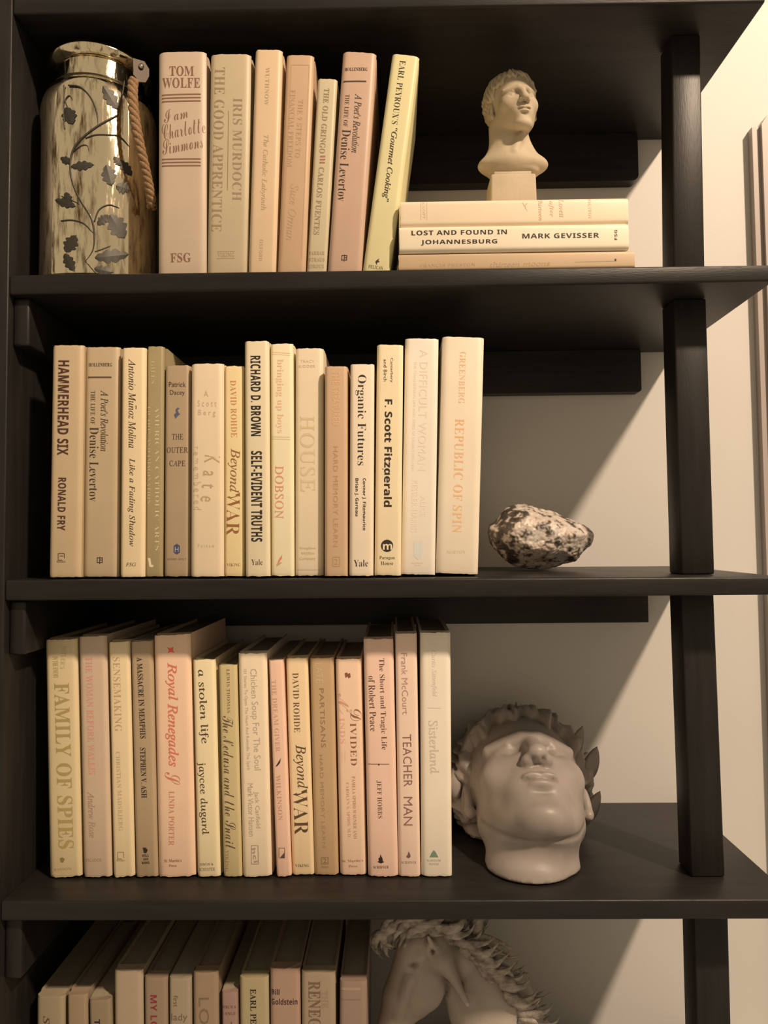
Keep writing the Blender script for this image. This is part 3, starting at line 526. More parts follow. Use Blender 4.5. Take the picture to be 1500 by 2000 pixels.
def ell(P, c, r):
    q = [(P[i]-c[i])/r[i] for i in range(3)]; k0 = np.sqrt(q[0]**2+q[1]**2+q[2]**2); g = [(P[i]-c[i])/(r[i]*r[i]) for i in range(3)]
    k1 = np.sqrt(g[0]**2+g[1]**2+g[2]**2)+1e-6
    return k0*(k0-1)/k1
def cap(P, a, b, ra, rb, sq=(1, 1, 1)):
    a = np.array(a, float); b = np.array(b, float); d = b-a
    t = np.clip(sum((P[i]-a[i])*d[i] for i in range(3))/d.dot(d), 0, 1)
    return np.sqrt(sum(((P[i]-a[i]-t*d[i])/sq[i])**2 for i in range(3))) - (ra+(rb-ra)*t)
def su(a, b, k):
    h = np.clip(.5+.5*(b-a)/k, 0, 1); return b*(1-h)+a*h-k*h*(1-h)
def ss(a, b, k):      # a minus b
    h = np.clip(.5-.5*(a+b)/k, 0, 1); return a*(1-h)-b*h+k*h*(1-h)
def smin_max(a, b, k): return -su(-a, -b, k)
def head_sdf(P, hair=.035, lock=.018, freq=1.0, fringe=.0):
    """classical head; chin z=-.5, crown z=.5, face looks along -y"""
    x, y, z = P; ax_ = np.abs(x); S = (ax_, y, z)
    d = ell(P, (0, .08, .14), (.315, .40, .35))
    d = su(d, ell(P, (0, -.08, -.08), (.262, .30, .36)), .08)
    d = su(d, cap(S, (.17, .02, -.22), (.05, -.26, -.40), .085, .075), .10)
    d = su(d, ell(P, (0, -.315, -.425), (.085, .075, .065)), .06)
    d = su(d, ell(P, (0, -.285, -.25), (.135, .10, .12)), .07)
    d = su(d, ell(S, (.165, -.225, -.10), (.085, .085, .085)), .07)
    d = ss(d, ell(S, (.120, -.405, .002), (.088, .098, .054)), .04)
    d = su(d, cap(S, (.205, -.250, .068), (.045, -.345, .080), .030, .034), .035)
    d = su(d, ell(S, (.118, -.262, .005), (.064, .062, .050)), .012)
    lid = cap(S, (.180, -.262, .012), (.118, -.322, .036), .011, .012); lid = su(lid, cap(S, (.118, -.322, .036), (.060, -.305, .010), .012, .010), .01)
    low = su(cap(S, (.178, -.266, .004), (.118, -.315, -.024), .009, .009), cap(S, (.118, -.315, -.024), (.062, -.305, .000), .009, .009), .01)
    d = su(d, su(lid, low, .004), .012)
    d = su(d, cap(P, (0, -.335, .085), (0, -.435, -.110), .032, .044), .035)
    d = su(d, ell(P, (0, -.435, -.125), (.046, .045, .036)), .025)
    d = su(d, ell(S, (.048, -.392, -.135), (.030, .042, .030)), .018)
    d = ss(d, ell(S, (.024, -.432, -.166), (.013, .024, .018)), .010)
    d = ss(d, cap(P, (0, -.402, -.175), (0, -.402, -.205), .010, .012), .014)
    d = su(d, ell(S, (.030, -.378, -.232), (.055, .034, .019)), .014)
    d = su(d, ell(P, (0, -.372, -.278), (.062, .036, .022)), .014)
    d = ss(d, cap(S, (0, -.418, -.254), (.085, -.372, -.250), .006, .006), .010)
    d = ss(d, ell(P, (0, -.385, -.322), (.055, .022, .016)), .022)
    # ears
    e = ell(S, (.305, .035, -.045), (.034, .075, .115)); e = ss(e, ell(S, (.340, .018, -.035), (.026, .040, .070)), .012)
    e = su(e, ell(S, (.300, -.005, -.145), (.026, .030, .036)), .02)
    d = su(d, e, .018)
    # hair
    if hair:
        th = np.arctan2(x, -y+.08); ph = (z-.14)
        hs = ell(P, (0, .09, .15), (.33, .42, .365))-hair
        w1 = np.sin(freq*(15*th+5*np.sin(7*ph)+3*np.sin(11*x)))*np.cos(freq*(13*ph+4*np.sin(5*th)))
        w2 = np.sin(freq*(31*th+9*ph+3*np.sin(9*ph)))*np.cos(freq*(24*ph-7*th))
        hs = hs + lock*(.9*w1+.5*w2)
        # keep hair behind the hairline: a tilted cut in front, a nape cut below
        line = (-y-.275-fringe) - .60*(z-.27) + .42*np.maximum(0, .20-z) + .25*np.maximum(0, ax_-.12)
        line = line + .030*np.sin(13*th+2*z) + .016*np.sin(27*th+1.3)
        edge = smin_max(hs, .62*line, .022); edge = smin_max(edge, .75*(-(z+.26)-.25*(y-.1)), .03)
        earcut = ell(S, (.34, .02, -.06), (.09, .095, .12))
        edge = ss(edge, earcut, .02)
        d = su(d, edge, .010)
    return d
def rotm(yaw=0, pitch=0, roll=0):
    return np.array(Matrix.Rotation(yaw, 3, 'Z') @ Matrix.Rotation(pitch, 3, 'X') @ Matrix.Rotation(roll, 3, 'Y'))
def xf(P, R, c):       # world arrays to local
    q = [P[i]-c[i] for i in range(3)]
    return tuple(sum(R[j, i]*q[j] for j in range(3)) for i in range(3))
def sculpt(name, f, lo, hi, h, m, parent, scale=1, rough=0, rs=30):
    V, Q = nets(f, lo, hi, h)
    V = V*scale
    o = mesh(name, V, Q, m, parent, True)
    return o
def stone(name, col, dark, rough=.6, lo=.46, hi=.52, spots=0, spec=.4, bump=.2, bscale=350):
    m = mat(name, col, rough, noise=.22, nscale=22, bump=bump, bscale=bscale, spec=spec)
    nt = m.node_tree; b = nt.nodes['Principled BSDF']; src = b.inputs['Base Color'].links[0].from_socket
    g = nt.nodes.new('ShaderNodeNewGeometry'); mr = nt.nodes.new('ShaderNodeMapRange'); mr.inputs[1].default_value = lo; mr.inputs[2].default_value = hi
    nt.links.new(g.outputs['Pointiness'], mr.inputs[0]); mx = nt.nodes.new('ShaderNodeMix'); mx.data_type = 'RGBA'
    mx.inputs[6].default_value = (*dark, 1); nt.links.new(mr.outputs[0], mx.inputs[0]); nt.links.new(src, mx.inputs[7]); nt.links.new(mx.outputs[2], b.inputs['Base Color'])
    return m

# ------------------------------------------------------------------ silver jar
def silver():
    m = bpy.data.materials.new('mercury_glass'); m.use_nodes = True; nt = m.node_tree; b = nt.nodes['Principled BSDF']; N = nt.nodes.new; L = nt.links.new
    tc = N('ShaderNodeTexCoord'); mp = N('ShaderNodeMapping'); mp.inputs['Scale'].default_value = (1, 1, .16); L(tc.outputs['Object'], mp.inputs[0])
    n = N('ShaderNodeTexNoise'); n.inputs['Scale'].default_value = 150; n.inputs['Detail'].default_value = 6; n.inputs['Roughness'].default_value = .65; L(mp.outputs[0], n.inputs['Vector'])
    r = N('ShaderNodeMapRange'); r.inputs[1].default_value = .49; r.inputs[2].default_value = .66; L(n.outputs[0], r.inputs[0])
    mx = N('ShaderNodeMix'); mx.data_type = 'RGBA'; mx.inputs[6].default_value = (.90, .80, .58, 1); mx.inputs[7].default_value = (.15, .095, .045, 1)
    L(r.outputs[0], mx.inputs[0]); L(mx.outputs[2], b.inputs['Base Color'])
    b.inputs['Metallic'].default_value = 1
    rr = N('ShaderNodeMapRange'); rr.inputs[3].default_value = .07; rr.inputs[4].default_value = .4; L(r.outputs[0], rr.inputs[0]); L(rr.outputs[0], b.inputs['Roughness'])
    return m
JY = .066; R = (atY(305, 350, JY).x-atY(88, 350, JY).x)/2*.99; jx = (atY(305, 350, JY).x+atY(88, 350, JY).x)/2
jz = SB.top(jx, JY)+.0004
jar = tag(empty('lidded_jar', (jx, JY, jz)), 'tall silver mottled glass jar with dark vine decoration and a twine handle', 'jar')
zn = lambda py, r: atY(214, py, JY-r).z-jz
sm = silver()
def lathe(name, prof, m, parent, n=72, smooth=True):
    bm = bmesh.new(); rings = []
    for r, z in prof: rings.append([bm.verts.new((r*math.cos(2*math.pi*i/n), r*math.sin(2*math.pi*i/n), z)) for i in range(n)])
    for a, b in zip(rings, rings[1:]):
        for i in range(n): bm.faces.new((a[i], a[(i+1) % n], b[(i+1) % n], b[i]))
    bm.faces.new(rings[0][::-1]); bm.faces.new(rings[-1])
    return from_bm(name, bm, m, parent, smooth, 50)
zs, znk = zn(182, R), zn(146, .0475)
body = [(R*.90, 0), (R*.97, .0015), (R, .006), (R, zs*.5), (R, zs)]
for i in range(1, 9):
    a = i*math.pi/16; body.append((.0475+(R-.0475)*math.cos(a), zs+(znk-zs)*math.sin(a)))
body += [(.0470, zn(141, .047)), (.0466, zn(108, .0466))]
lathe('body', body, sm, jar)
zr = zn(104, .047); zt = zn(77, .054)
rim_prof = [(.0467, zr-.001), (.0490, zr+.001), (.0530, zr+.003), (.0548, zr+.0065), (.0548, zt-.002), (.0535, zt), (.0515, zt+.0004), (.0500, zt-.001), (.0465, zt-.006)]
rim = lathe('rim', rim_prof, sm, jar)
dk = mat('dark_metal', (.05, .04, .03), .35, metal=.7)
zc = zn(143, .0485); bm = bmesh.new()
tube_bm(bm, [(.0488*math.cos(a), .0488*math.sin(a), zc-.0012*math.cos(a)) for a in [i*2*math.pi/48 for i in range(49)]], [.0015]*49, 8)
from_bm('wire_collar', bm, dk, jar, True)
def cyl(px, py, off=.0004):
    """world ray against the body of the jar, in jar space"""
    o, d = ray(px, py); o = o-Vector((jx, JY, jz)); r = R+off
    A = d.x*d.x+d.y*d.y; B = o.x*d.x+o.y*d.y; C = o.x*o.x+o.y*o.y-r*r; D = B*B-A*C
    if D < 0: D = 0
    return o+d*((-B-math.sqrt(D))/A)
vine = mat('vine_paint', (.045, .042, .032), .5, metal=.3)
def vine_path(pts, wpx=5):
    bm = bmesh.new(); P = [np.array(p, float)/3 for p in pts]; out = []
    for i in range(len(P)-1):
        p0 = P[max(i-1, 0)]; p1 = P[i]; p2 = P[i+1]; p3 = P[min(i+2, len(P)-1)]
        for t in np.linspace(0, 1, 7)[:-1]: out.append(.5*((2*p1)+(-p0+p2)*t+(2*p0-5*p1+4*p2-p3)*t*t+(-p0+3*p1-3*p2+p3)*t**3))
    out.append(P[-1]); q = [cyl(*p) for p in out]; n = len(q)
    tube_bm(bm, q, [.00042*wpx/2*(1 if i < n*.8 else max(.25, (n-i)/(n*.2))) for i in range(n)], 6)
    from_bm('vine', bm, vine, jar, True)
for p, wd_ in (([(690, 675), (570, 740), (470, 820), (420, 900), (412, 1000), (435, 1100), (480, 1190), (530, 1270), (550, 1350), (545, 1460), (500, 1530)], 5),
          ([(400, 500), (470, 510), (530, 570), (565, 650), (575, 740)], 4), ([(500, 810), (560, 790), (640, 790), (700, 800), (760, 860)], 3.5),
          ([(358, 1295), (420, 1290), (490, 1310), (545, 1365)], 4), ([(552, 1300), (580, 1230), (640, 1200), (700, 1220)], 3.5),
          ([(425, 890), (480, 852), (512, 855), (520, 885)], 2.5), ([(400, 640), (382, 590), (405, 560), (425, 585)], 3), ([(375, 500), (372, 640), (378, 760)], 3),
          ([(360, 1150), (400, 1165), (465, 1195)], 2.5), ([(555, 1475), (600, 1460), (650, 1440)], 3), ([(690, 675), (715, 560), (730, 470)], 4), ([(500, 1530), (560, 1600)], 3)):
    vine_path(p, wd_)
lr = random.Random(8)
def leaf(cx, cy, L, Wd, ang, lobes=4):
    c, s = math.cos(ang), math.sin(ang); pts = []
    K_ = 26
    for side in (1, -1):
        for i in range(K_+1):
            t = i/K_; wv = Wd*math.sin(math.pi*min(1, t*1.02+.02))**.8*(.62+.38*abs(math.sin(math.pi*lobes*t+.4)))
            a, b_ = (t-.5)*L, side*wv/2
            pts.append(((cx+a*c-b_*s)/3, (cy+a*s+b_*c)/3))
    n = K_+1; V = [cyl(*p, .0005) for p in pts]; mid = [cyl((cx+(i/K_-.5)*L*c)/3, (cy+(i/K_-.5)*L*s)/3, .0009) for i in range(n)]
    V = V+mid; Fc = []
    for i in range(K_): Fc += [(i, i+1, 2*n+i+1, 2*n+i), (n+i+1, n+i, 2*n+i, 2*n+i+1)]
    mesh('leaf', V, Fc, vine, jar)
for a in ((405, 680, 110, 95, 1.2), (650, 575, 170, 80, 1.0), (485, 970, 140, 60, -.1), (640, 1030, 130, 95, 1.3), (385, 1190, 130, 60, .3), (395, 1170, 90, 60, 1.4), (690, 1330, 170, 120, 1.0),
          (415, 1425, 120, 90, -1.0), (660, 1500, 210, 90, -.1), (405, 1540, 120, 70, 1.1), (610, 1585, 120, 60, .2), (740, 985, 120, 60, .9), (690, 945, 70, 45, .9), (385, 940, 70, 50, .5), (725, 1100, 90, 80, .3), (600, 1290, 90, 60, 2.4)):
    leaf(*a)
# bracket, rivet and twine handle on the right of the neck
bk_ = Vector((atY(273, 140, .024).x-jx, .024-JY, atY(273, 140, .024).z-jz))
bm = bmesh.new(); prof = [(-.0075, .0115), (.0045, .0125), (.0095, .006), (.0095, -.002), (.006, -.010), (-.001, -.012), (-.0065, -.006)]
dirn = Vector((math.cos(-.95), math.sin(-.95), 0)); side = Vector((-dirn.y, dirn.x, 0))
f = [bm.verts.new(bk_+side*x+Vector((0, 0, z))+dirn*.001) for x, z in prof]; g = [bm.verts.new(bk_+side*x+Vector((0, 0, z))-dirn*.0012) for x, z in prof]
bm.faces.new(f); bm.faces.new(g[::-1])
for i in range(len(prof)): bm.faces.new((f[i], f[(i+1) % 7], g[(i+1) % 7], g[i]))
br = from_bm('bracket', bm, mat('aged_steel', (.06, .05, .04), .55, metal=.8), jar)
bm = bmesh.new(); bmesh.ops.create_uvsphere(bm, u_segments=16, v_segments=10, radius=.0028)
bmesh.ops.translate(bm, verts=bm.verts, vec=bk_+dirn*.0018+Vector((0, 0, .005))+side*.001)
from_bm('rivet', bm, mat('steel_rivet', (.7, .62, .5), .2, metal=1), br, True)
rope = mat('jute_twine', (.36, .22, .11), .9, noise=.5, nscale=700, bump=.6, bscale=1500)
path = []
for px, py, Y in ((261, 156, .0105), (259, 180, .0055), (261, 215, .004), (266, 250, .005), (273, 285, .009), (281, 320, .015), (288, 352, .022), (294, 382, .028), (297, 408, .035)):
    p = atY(px, py, Y); path.append(np.array((p.x-jx, p.y-JY, p.z-jz)))
dense = []
for i in range(len(path)-1):
    p0 = path[max(i-1, 0)]; p1 = path[i]; p2 = path[i+1]; p3 = path[min(i+2, len(path)-1)]
    for t in np.linspace(0, 1, 13)[:-1]: dense.append(.5*((2*p1)+(-p0+p2)*t+(2*p0-5*p1+4*p2-p3)*t*t+(-p0+3*p1-3*p2+p3)*t**3))
hd = None
bm = bmesh.new()
for k in range(3):
    pts = []
    for i, p in enumerate(dense):
        a = i*.42+k*2*math.pi/3; pts.append((p[0]+.0026*math.cos(a), p[1]+.0026*math.sin(a), p[2]+.0006*math.sin(a)))
    tube_bm(bm, pts, [.0030]*len(pts), 8)
from_bm('handle', bm, rope, jar, True)

# ------------------------------------------------------------------ small bust on the flat stack
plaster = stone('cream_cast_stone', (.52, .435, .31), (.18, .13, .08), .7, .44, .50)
BU = .078; BYc = .072; bc = atY(1001, 212, BYc)
zbase = z_stack+.0003
Rb = rotm(math.radians(13), math.radians(-2), math.radians(-4))
# face looks along -y: yaw about +z turns it to the viewer's right, pitch lifts the chin
def bust(X_, Y_, Z_):
    P = (X_, Y_, Z_)
    L = xf(P, Rb, (0, 0, 0)); d = head_sdf((L[0]/1.08, L[1], L[2]), .018, .014, 1.1)
    n_ = cap(P, (-.08, .07, -.25), (-.05, .04, -.78), .255, .275, (1, .85, 1))
    d = su(d, n_, .05)
    sh = ell(P, (-.01, .0, -.845), (.50, .24, .17)); sh = smin_max(sh, -(Z_+.99), .05)
    d = su(d, sh, .14)
    d = su(d, cap(P, (-.36, -.02, -.88), (.36, -.02, -.88), .05, .05), .05)
    d = su(d, cap((np.abs(X_+.02), Y_, Z_), (.34, .0, -.82), (.16, .02, -.50), .07, .10), .10)
    d = su(d, cap(P, (.10, -.12, -.45), (-.02, -.21, -.74), .035, .03), .06)
    d = su(d, cap(P, (-.22, .0, -.96), (.22, .0, -.96), .12, .12, (1, 1.2, .5)), .06)
    return d
bo = tag(empty('bust', (bc.x, BYc, zbase)), 'small cream bust of a short-haired man gazing up to the right on a square pedestal', 'bust')
s_ = sculpt('figure', bust, (-.60, -.60, -1.06), (.60, .56, .60), .0095, plaster, bo, BU)
s_.location = (0, 0, bc.z-zbase)
zt_ = bc.z-zbase-1.03*BU
x0_, x1_ = atY(958, 360, BYc-.02).x-bc.x, atY(1050, 360, BYc-.02).x-bc.x
prism8('pedestal', [(x0_, -.018, 0), (x1_, -.018, 0), (x1_, .022, 0), (x0_, .022, 0), (x0_+.001, -.0175, zt_-.003), (x1_-.001, -.0175, zt_-.003), (x1_-.001, .021, zt_-.003), (x0_+.001, .021, zt_-.003)], plaster, bo, .0022, 3)
box('plinth_cap', x0_+.005, x1_-.005, -.013, .017, zt_-.0035, zt_+.002, plaster, bo, .001)

# ------------------------------------------------------------------ big plaster head lying back on the shelf
HU = .206; al = math.radians(60)
Rh = rotm(math.radians(3), -al, math.radians(3))
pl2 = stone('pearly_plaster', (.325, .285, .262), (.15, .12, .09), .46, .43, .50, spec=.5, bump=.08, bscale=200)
HC = (0, 0, .25)
def bighead(X_, Y_, Z_):
    P = (X_, Y_, Z_); L = xf(P, Rh, HC); L = (L[0]/1.08, L[1], L[2])
    d = head_sdf(L, .050, .022, 1.45, fringe=-.01)
    n_ = cap(P, (-.045, -.345, -.05), (-.01, -.20, .22), .238, .205, (1, .95, 1))
    n_ = su(n_, cap(P, (.12, -.37, 0), (.03, -.30, .10), .085, .07), .05)
    d = su(d, ell(L, (0, -.10, -.38), (.165, .20, .10)), .09)
    d = su(d, n_, .055)
    ridge = np.abs(Z_-(.205-.35*X_*X_))-.004
    d = d + .008*np.exp(-(ridge/.012)**2)*(Y_ < -.2)
    return smin_max(d, -Z_, .012)
V, Q = nets(bighead, (-.56, -.66, -.03), (.56, .66, .84), .0098)
V = V*HU
hx = atY(1033, 1560, .12).x; HY = .143
zD = max(SD.top(hx, .03), SD.top(hx, .24)); zmn = float(V[:, 2].min())
hd = tag(empty('plaster_head', (hx, HY, zD+.0003-zmn)), 'grey plaster head crowned with laurel, thrown back to gaze upwards from its cut neck', 'sculpture')
mesh('head_casting', V, Q, pl2, hd, True)
def laurel(o, d, nrm, L=.15, Wd=.06, lift=.3):
    """pointed leaf with a midrib; root, direction and surface normal in head space"""
    d = d/np.linalg.norm(d); nrm = nrm-nrm.dot(d)*d; nrm /= np.linalg.norm(nrm); sd = np.cross(d, nrm)
    V_, F_ = [], []; n = 9
    for i in range(n):
        t = i/(n-1); c = o+d*L*t+nrm*(lift*L*t*t); hw = Wd*math.sin(math.pi*t**.8)**.8*.5+.0015
        for k, (a, b_) in enumerate(((-1, .0), (-.5, .006), (0, .016), (.5, .006), (1, 0), (0, -.014))):
            q = c+sd*hw*a+nrm*b_; q = np.array((q[0]*1.08, q[1], q[2])); V_.append((Rh@q+np.array(HC))*HU)
    for i in range(n-1):
        for k in range(6): F_.append((i*6+k, i*6+(k+1) % 6, (i+1)*6+(k+1) % 6, (i+1)*6+k))
    F_.append(tuple(range(6))[::-1]); F_.append(tuple((n-1)*6+k for k in range(6)))
    mesh('laurel_leaf', V_, F_, pl2, hd, True)
def wreath(s): return np.array((.385*math.cos(s*1.45), .16-.20*s, .02+.42*math.sin(s*1.45)))
for sgn in (-1, 1):
    for i in range(9):
        s_i = .02+i*.105; p = wreath(s_i); t = wreath(s_i+.03)-wreath(s_i-.03); t /= np.linalg.norm(t)
        nr = p-np.array((0, .08, .14)); nr /= np.linalg.norm(nr)
        f3 = np.array((sgn, 1, 1)); w_ = np.array((0, -1, 0))*(.30 if i % 2 else -.10)
        laurel((p-nr*.022)*f3, (t+w_)*f3, nr*f3, .20, .075, .70 if (i == 6 and sgn < 0) or (i in (2, 5) and sgn > 0) else .08)
# the larger leaves whose tips stand clear of the hair
hloc = np.array(hd.location)
for (bx, by, ex, ey, Yl, wl) in ((905, 1490, 938, 1408, .165, .020), (1104, 1500, 1138, 1418, .165, .017), (1138, 1530, 1166, 1458, .165, .019), (1136, 1612, 1172, 1545, .150, .016), (892, 1560, 884, 1500, .155, .014), (1000, 1440, 1046, 1378, .180, .022)):
    a_ = np.array(atY(bx, by, Yl))-hloc; e_ = np.array(atY(ex, ey, Yl+.004))-hloc; d_ = e_-a_; Ld = np.linalg.norm(d_); d_ /= Ld
    nr = np.array((0, -1, .25)); nr -= nr.dot(d_)*d_; nr /= np.linalg.norm(nr); sd = np.cross(d_, nr); V_, F_ = [], []; n = 10
    for i in range(n):
        t = i/(n-1); c = a_+d_*Ld*t+nr*.004*math.sin(math.pi*t); hw = wl*math.sin(math.pi*(.12+.88*t))**.75*.5+.0003
        for k, (p_, q_) in enumerate(((-1, 0), (-.5, .0012), (0, .0030), (.5, .0012), (1, 0), (0, -.0045))): V_.append(c+sd*hw*p_+nr*q_*(1-.6*t))
    for i in range(n-1):
        for k in range(6): F_.append((i*6+k, i*6+(k+1) % 6, (i+1)*6+(k+1) % 6, (i+1)*6+k))
    F_.append(tuple(range(6))[::-1]); F_.append(tuple((n-1)*6+k for k in range(6)))
    mesh('laurel_leaf', V_, F_, pl2, hd, True)

# ------------------------------------------------------------------ speckled rock on the middle shelf
RY = .150
sil = [(948, 1040), (951, 1065), (972, 1090), (1008, 1113), (1045, 1117), (1090, 1115), (1130, 1099), (1158, 1070), (1166, 1046), (1142, 1026), (1100, 1008), (1060, 993), (1022, 984), (992, 987), (966, 1010), (952, 1026)]
cxp, cyp = 1040, 1052
bm = bmesh.new()
for (px, py) in sil: bm.verts.new(atY(px, py, RY))
for f_, yy in ((.72, -.030), (.40, -.042), (.74, .030), (.4, .044)):
    for i, (px, py) in enumerate(sil):
        if i % 2 == (0 if yy < 0 else 1): bm.verts.new(atY(cxp+(px-cxp)*f_, cyp+(py-cyp)*f_*(1 if py < cyp else .9), RY+yy))
r_ = bmesh.ops.convex_hull(bm, input=bm.verts); bmesh.ops.delete(bm, geom=[g for g in r_['geom_interior'] if isinstance(g, bmesh.types.BMVert)], context='VERTS')
for it in range(5):
    bmesh.ops.triangulate(bm, faces=bm.faces); bmesh.ops.subdivide_edges(bm, edges=bm.edges, cuts=1, use_grid_fill=True)
    if it < 3: bmesh.ops.smooth_vert(bm, verts=bm.verts, factor=.35, use_axis_x=True, use_axis_y=True, use_axis_z=True)
bmesh.ops.triangulate(bm, faces=bm.faces)
bmesh.ops.recalc_face_normals(bm, faces=bm.faces); bm.normal_update()
disp = []
for v in bm.verts:
    q = v.co*1000
    disp.append(.0035*mnoise.noise(q/20) + .0016*abs(mnoise.noise(q/8+Vector((5, 0, 0)))) + .0005*mnoise.noise(q/3.0))
for v, dd in zip(bm.verts, disp): v.co += v.normal*dd
zmin = min(v.co.z for v in bm.verts); org = Vector((atY(1050, 1117, RY).x, RY, zmin))
for v in bm.verts: v.co -= org
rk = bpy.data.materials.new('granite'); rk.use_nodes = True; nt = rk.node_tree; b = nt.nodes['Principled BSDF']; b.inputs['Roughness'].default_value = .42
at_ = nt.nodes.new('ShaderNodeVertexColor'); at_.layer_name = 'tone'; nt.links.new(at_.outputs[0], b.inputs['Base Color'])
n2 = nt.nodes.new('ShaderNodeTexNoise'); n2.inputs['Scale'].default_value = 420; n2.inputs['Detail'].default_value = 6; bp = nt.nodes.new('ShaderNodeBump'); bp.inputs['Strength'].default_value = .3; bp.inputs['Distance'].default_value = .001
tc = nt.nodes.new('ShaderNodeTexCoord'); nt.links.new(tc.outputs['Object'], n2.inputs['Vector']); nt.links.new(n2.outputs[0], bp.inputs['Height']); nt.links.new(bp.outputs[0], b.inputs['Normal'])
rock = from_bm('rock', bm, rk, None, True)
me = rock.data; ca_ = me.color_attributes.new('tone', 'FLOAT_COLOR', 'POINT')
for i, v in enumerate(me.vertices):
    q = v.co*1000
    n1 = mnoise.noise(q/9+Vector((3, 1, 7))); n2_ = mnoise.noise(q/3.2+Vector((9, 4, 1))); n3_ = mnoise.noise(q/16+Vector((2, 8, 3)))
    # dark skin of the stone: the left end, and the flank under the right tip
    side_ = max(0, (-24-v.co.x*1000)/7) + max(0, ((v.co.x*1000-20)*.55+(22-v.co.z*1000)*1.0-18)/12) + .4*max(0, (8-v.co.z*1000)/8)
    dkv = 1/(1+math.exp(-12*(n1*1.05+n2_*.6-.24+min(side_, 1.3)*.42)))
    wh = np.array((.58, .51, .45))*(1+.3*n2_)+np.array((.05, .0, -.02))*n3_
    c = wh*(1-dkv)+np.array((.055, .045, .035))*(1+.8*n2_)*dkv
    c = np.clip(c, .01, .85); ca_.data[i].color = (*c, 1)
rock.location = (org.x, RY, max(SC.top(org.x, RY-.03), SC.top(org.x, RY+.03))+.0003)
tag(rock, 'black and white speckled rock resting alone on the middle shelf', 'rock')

# ------------------------------------------------------------------ horse sculpture on the lowest shelf
HYc = .125; U = (CD+HYc)/F
def hp(px, py, dy=0): q = atY(px, py, HYc+dy); return np.array((q.x, q.y, q.z))
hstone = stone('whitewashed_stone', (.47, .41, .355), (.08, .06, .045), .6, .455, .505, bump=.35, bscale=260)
sqy = (1, .62, 1)
def sqcap(P, a, b, ra, rb, sy=.62):
    """capsule flattened across y about its own plane"""
    y0 = a[1]; P2 = (P[0], (P[1]-y0)/sy+y0, P[2]); b = np.array(b); b2 = b.copy(); b2[1] = (b[1]-y0)/sy+y0
    return cap(P2, a, b2, ra, rb)*.8
def horse(X_, Y_, Z_):
    P = (X_, Y_, Z_)
    d = sqcap(P, hp(905, 1890), hp(962, 1972), 52*U, 78*U)
    d = su(d, sqcap(P, hp(962, 1972), hp(1010, 2130), 78*U, 118*U), 20*U)
    d = su(d, sqcap(P, hp(1010, 2130), hp(1015, 2330), 118*U, 135*U, .8), 30*U)
    d = su(d, sqcap(P, hp(846, 1858), hp(808, 1945), 44*U, 40*U, .8), 12*U)
    d = su(d, sqcap(P, hp(814, 1856), hp(790, 1940), 38*U, 38*U, .85), 10*U)
    hdp = sqcap(P, hp(786, 1950), hp(758, 2045), 37*U, 29*U, .85)
    hdp = su(hdp, sqcap(P, hp(762, 2045), hp(757, 2100), 27*U, 24*U, .9), 10*U)
    d = su(d, hdp, 10*U)
    ck = hp(826, 1930, -.012); d = su(d, ell(P, ck, (40*U, 22*U, 44*U)), 9*U)
    ck2 = hp(826, 1930, .012); d = su(d, ell(P, ck2, (40*U, 22*U, 44*U)), 9*U)
    # eye: socket, ball and brow
    for s in (-1, 1):
        d = ss(d, ell(P, hp(801, 1888, s*.0245), (18*U, 14*U, 13*U)), 4*U)
        d = su(d, ell(P, hp(802, 1890, s*.0128), (11*U, 11*U, 8*U)), 1.5*U)
        d = su(d, cap(P, hp(787, 1881, s*.0115), hp(820, 1867, s*.0175), 4*U, 6*U), 5*U)
        d = su(d, cap(P, hp(800, 1915, s*.020), hp(778, 1985, s*.016), 6*U, 4*U), 8*U)
        # ear
        d = su(d, cap(P, hp(852, 1868, s*.014), hp(836, 1828, s*.020), 12*U, 3*U), 5*U)
        d = ss(d, cap(P, hp(846, 1860, s*.020-.0), hp(836, 1836, s*.025), 5*U, 2*U), 3*U)
        d = ss(d, ell(P, hp(752, 2090, s*.014), (7*U, 6*U, 9*U)), 4*U)
    # throat folds and neck tendons
    d = ss(d, cap(P, hp(866, 1905, -.034), hp(880, 1990, -.040), 6*U, 5*U), 9*U)
    d = su(d, cap(P, hp(868, 1880, -.020), hp(912, 1960, -.034), 9*U, 6*U), 26*U)
    d = ss(d, cap(P, hp(955, 1925, -.036), hp(1022, 1995, -.046), 2.2*U, 2.2*U), 4*U)
    d = ss(d, cap(P, hp(950, 1980, -.042), hp(975, 2050, -.05), 3*U, 3*U), 5*U)
    d = ss(d, cap(P, hp(745, 2105, -.012), hp(765, 2095, -.02), 2.5*U, 2*U), 3*U)
    return d
lo_ = hp(670, 2385); hi_ = hp(1190, 1760)
V, Q = nets(horse, (lo_[0], HYc-.085, lo_[2]), (hi_[0], HYc+.085, hi_[2]), .0027)
zE = SE.top(hp(1000, 2000)[0], HYc); ho = np.array((hp(1010, 2300)[0], HYc, zE+.0004))
V = V-ho; V[:, 2] = np.maximum(V[:, 2], .012)
hr = tag(empty('horse_sculpture', tuple(ho)), 'whitewashed horse head sculpture with arched neck and curling mane, beside the lowest books', 'sculpture')
mesh('head_and_neck', V, Q, hstone, hr, True)
box('base', -.105, .105, -.070, .070, 0, .0135, hstone, hr, .003)
hrnd = random.Random(12)
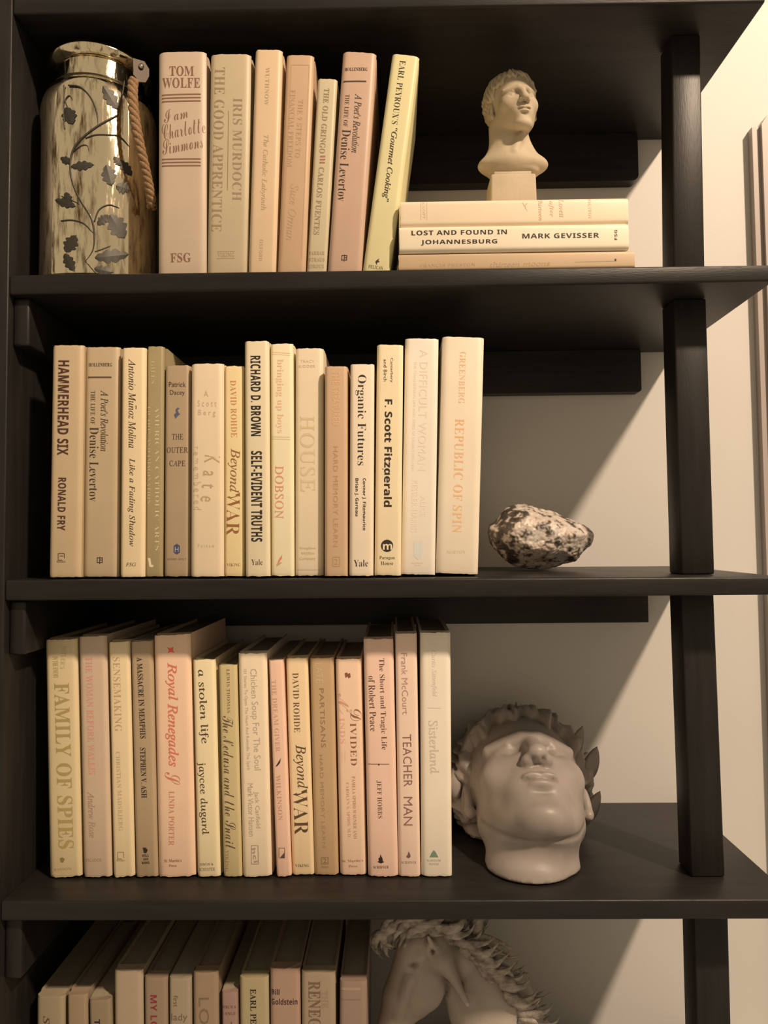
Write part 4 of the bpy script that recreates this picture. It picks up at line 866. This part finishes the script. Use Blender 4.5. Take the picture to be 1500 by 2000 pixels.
def lock_bm(bm, px, py, dy, ang, L, curl, r0):
    """curling tapered lock drawn as a tube; ang in image degrees (0 right, 90 up), lengths in px"""
    n = 14; x, y = px, py; a = math.radians(ang); pts, rads = [], []
    for i in range(n+1):
        t = i/n; pts.append(tuple(hp(x, y, dy-.004*math.sin(math.pi*t))-ho)); rads.append(max(.6, r0*(1-t)**.62*(.7+.5*math.sin(math.pi*min(1, t*1.25)))*(1+.12*math.sin(t*19+px)))*U)
        x += math.cos(a)*L/n; y -= math.sin(a)*L/n; a = math.radians(ang+curl*(1.7*t-.45)+9*math.sin(9*t+px))
    tube_bm(bm, pts, rads, 8, .55)
mane_m = mat('mane_patina', (.47, .41, .355), .65, noise=.75, nscale=95, stretch=(1, 1, 1.6), bump=.9, bscale=420, detail=5)
def clump(name, specs):
    for s in specs:
        bm = bmesh.new(); lock_bm(bm, *s); from_bm(name, bm, mane_m, hr, True)
crest = [(862, 1812), (900, 1822), (935, 1845), (965, 1872), (990, 1900), (1012, 1930), (1036, 1962), (1058, 1995), (1078, 2030), (1095, 2070)]
def cr(t):
    i = min(int(t*9), 8); f_ = t*9-i; return crest[i][0]*(1-f_)+crest[i+1][0]*f_, crest[i][1]*(1-f_)+crest[i+1][1]*f_
# chunky locks standing off the crest
tips = [(.08, 15, 120, 40), (.18, -8, 150, -30), (.28, -22, 150, 30), (.36, -30, 125, 55), (.44, -10, 105, 60), (.52, -28, 125, 62), (.60, -22, 118, -40), (.68, -30, 112, 66), (.76, -24, 112, 60), (.84, -30, 104, 70), (.92, -25, 100, -40), (1.0, -30, 92, 60)]
for t, ang, L, curl in tips:
    sp = []
    for k in range(4):
        px, py = cr(max(0, min(1, t+hrnd.uniform(-.03, .03)))); off = (k-1.5)
        sp.append((px-50+hrnd.uniform(-6, 4), py+4+off*6.0, -.016+.011*k+hrnd.uniform(-.003, .003), ang+off*-5+hrnd.uniform(-5, 5), L*hrnd.uniform(.8, 1.05), curl*hrnd.uniform(.7, 1.2), hrnd.uniform(10.5, 14)))
    clump('mane_lock', sp)
for j in range(9):
    sp = []
    for k in range(3):
        t = min(1, j/9+k*.035); px, py = cr(t)
        sp.append((px-38+hrnd.uniform(-8, 8), py-4+hrnd.uniform(-6, 6), -.027+hrnd.uniform(-.003, .003), 8-34*t+hrnd.uniform(-14, 14), hrnd.uniform(62, 88), hrnd.choice((-60, 60, 75)), hrnd.uniform(8, 11)))
    clump('mane_lock', sp)
# forelock swept to the left in front of the brow
for (px, py, ang, L, curl) in ((862, 1800, 182, 112, 62), (856, 1792, 186, 125, 50), (846, 1806, 200, 95, 50), (820, 1800, 205, 82, 70), (800, 1796, 215, 78, 60), (784, 1800, 225, 72, 80), (770, 1806, 238, 66, 100), (758, 1822, 240, 62, 110), (890, 1806, 168, 80, 50), (905, 1812, 150, 90, -50), (930, 1822, 60, 60, -60)):
    sp = []
    for k in range(4):
        sp.append((px+hrnd.uniform(-8, 8), py+hrnd.uniform(-6, 6), -.020+.011*k+hrnd.uniform(-.003, .003), ang+hrnd.uniform(-10, 10), L*hrnd.uniform(.8, 1.08), curl*hrnd.uniform(.6, 1.2), hrnd.uniform(9, 12)))
    clump('forelock' if px < 870 else 'mane_lock', sp)
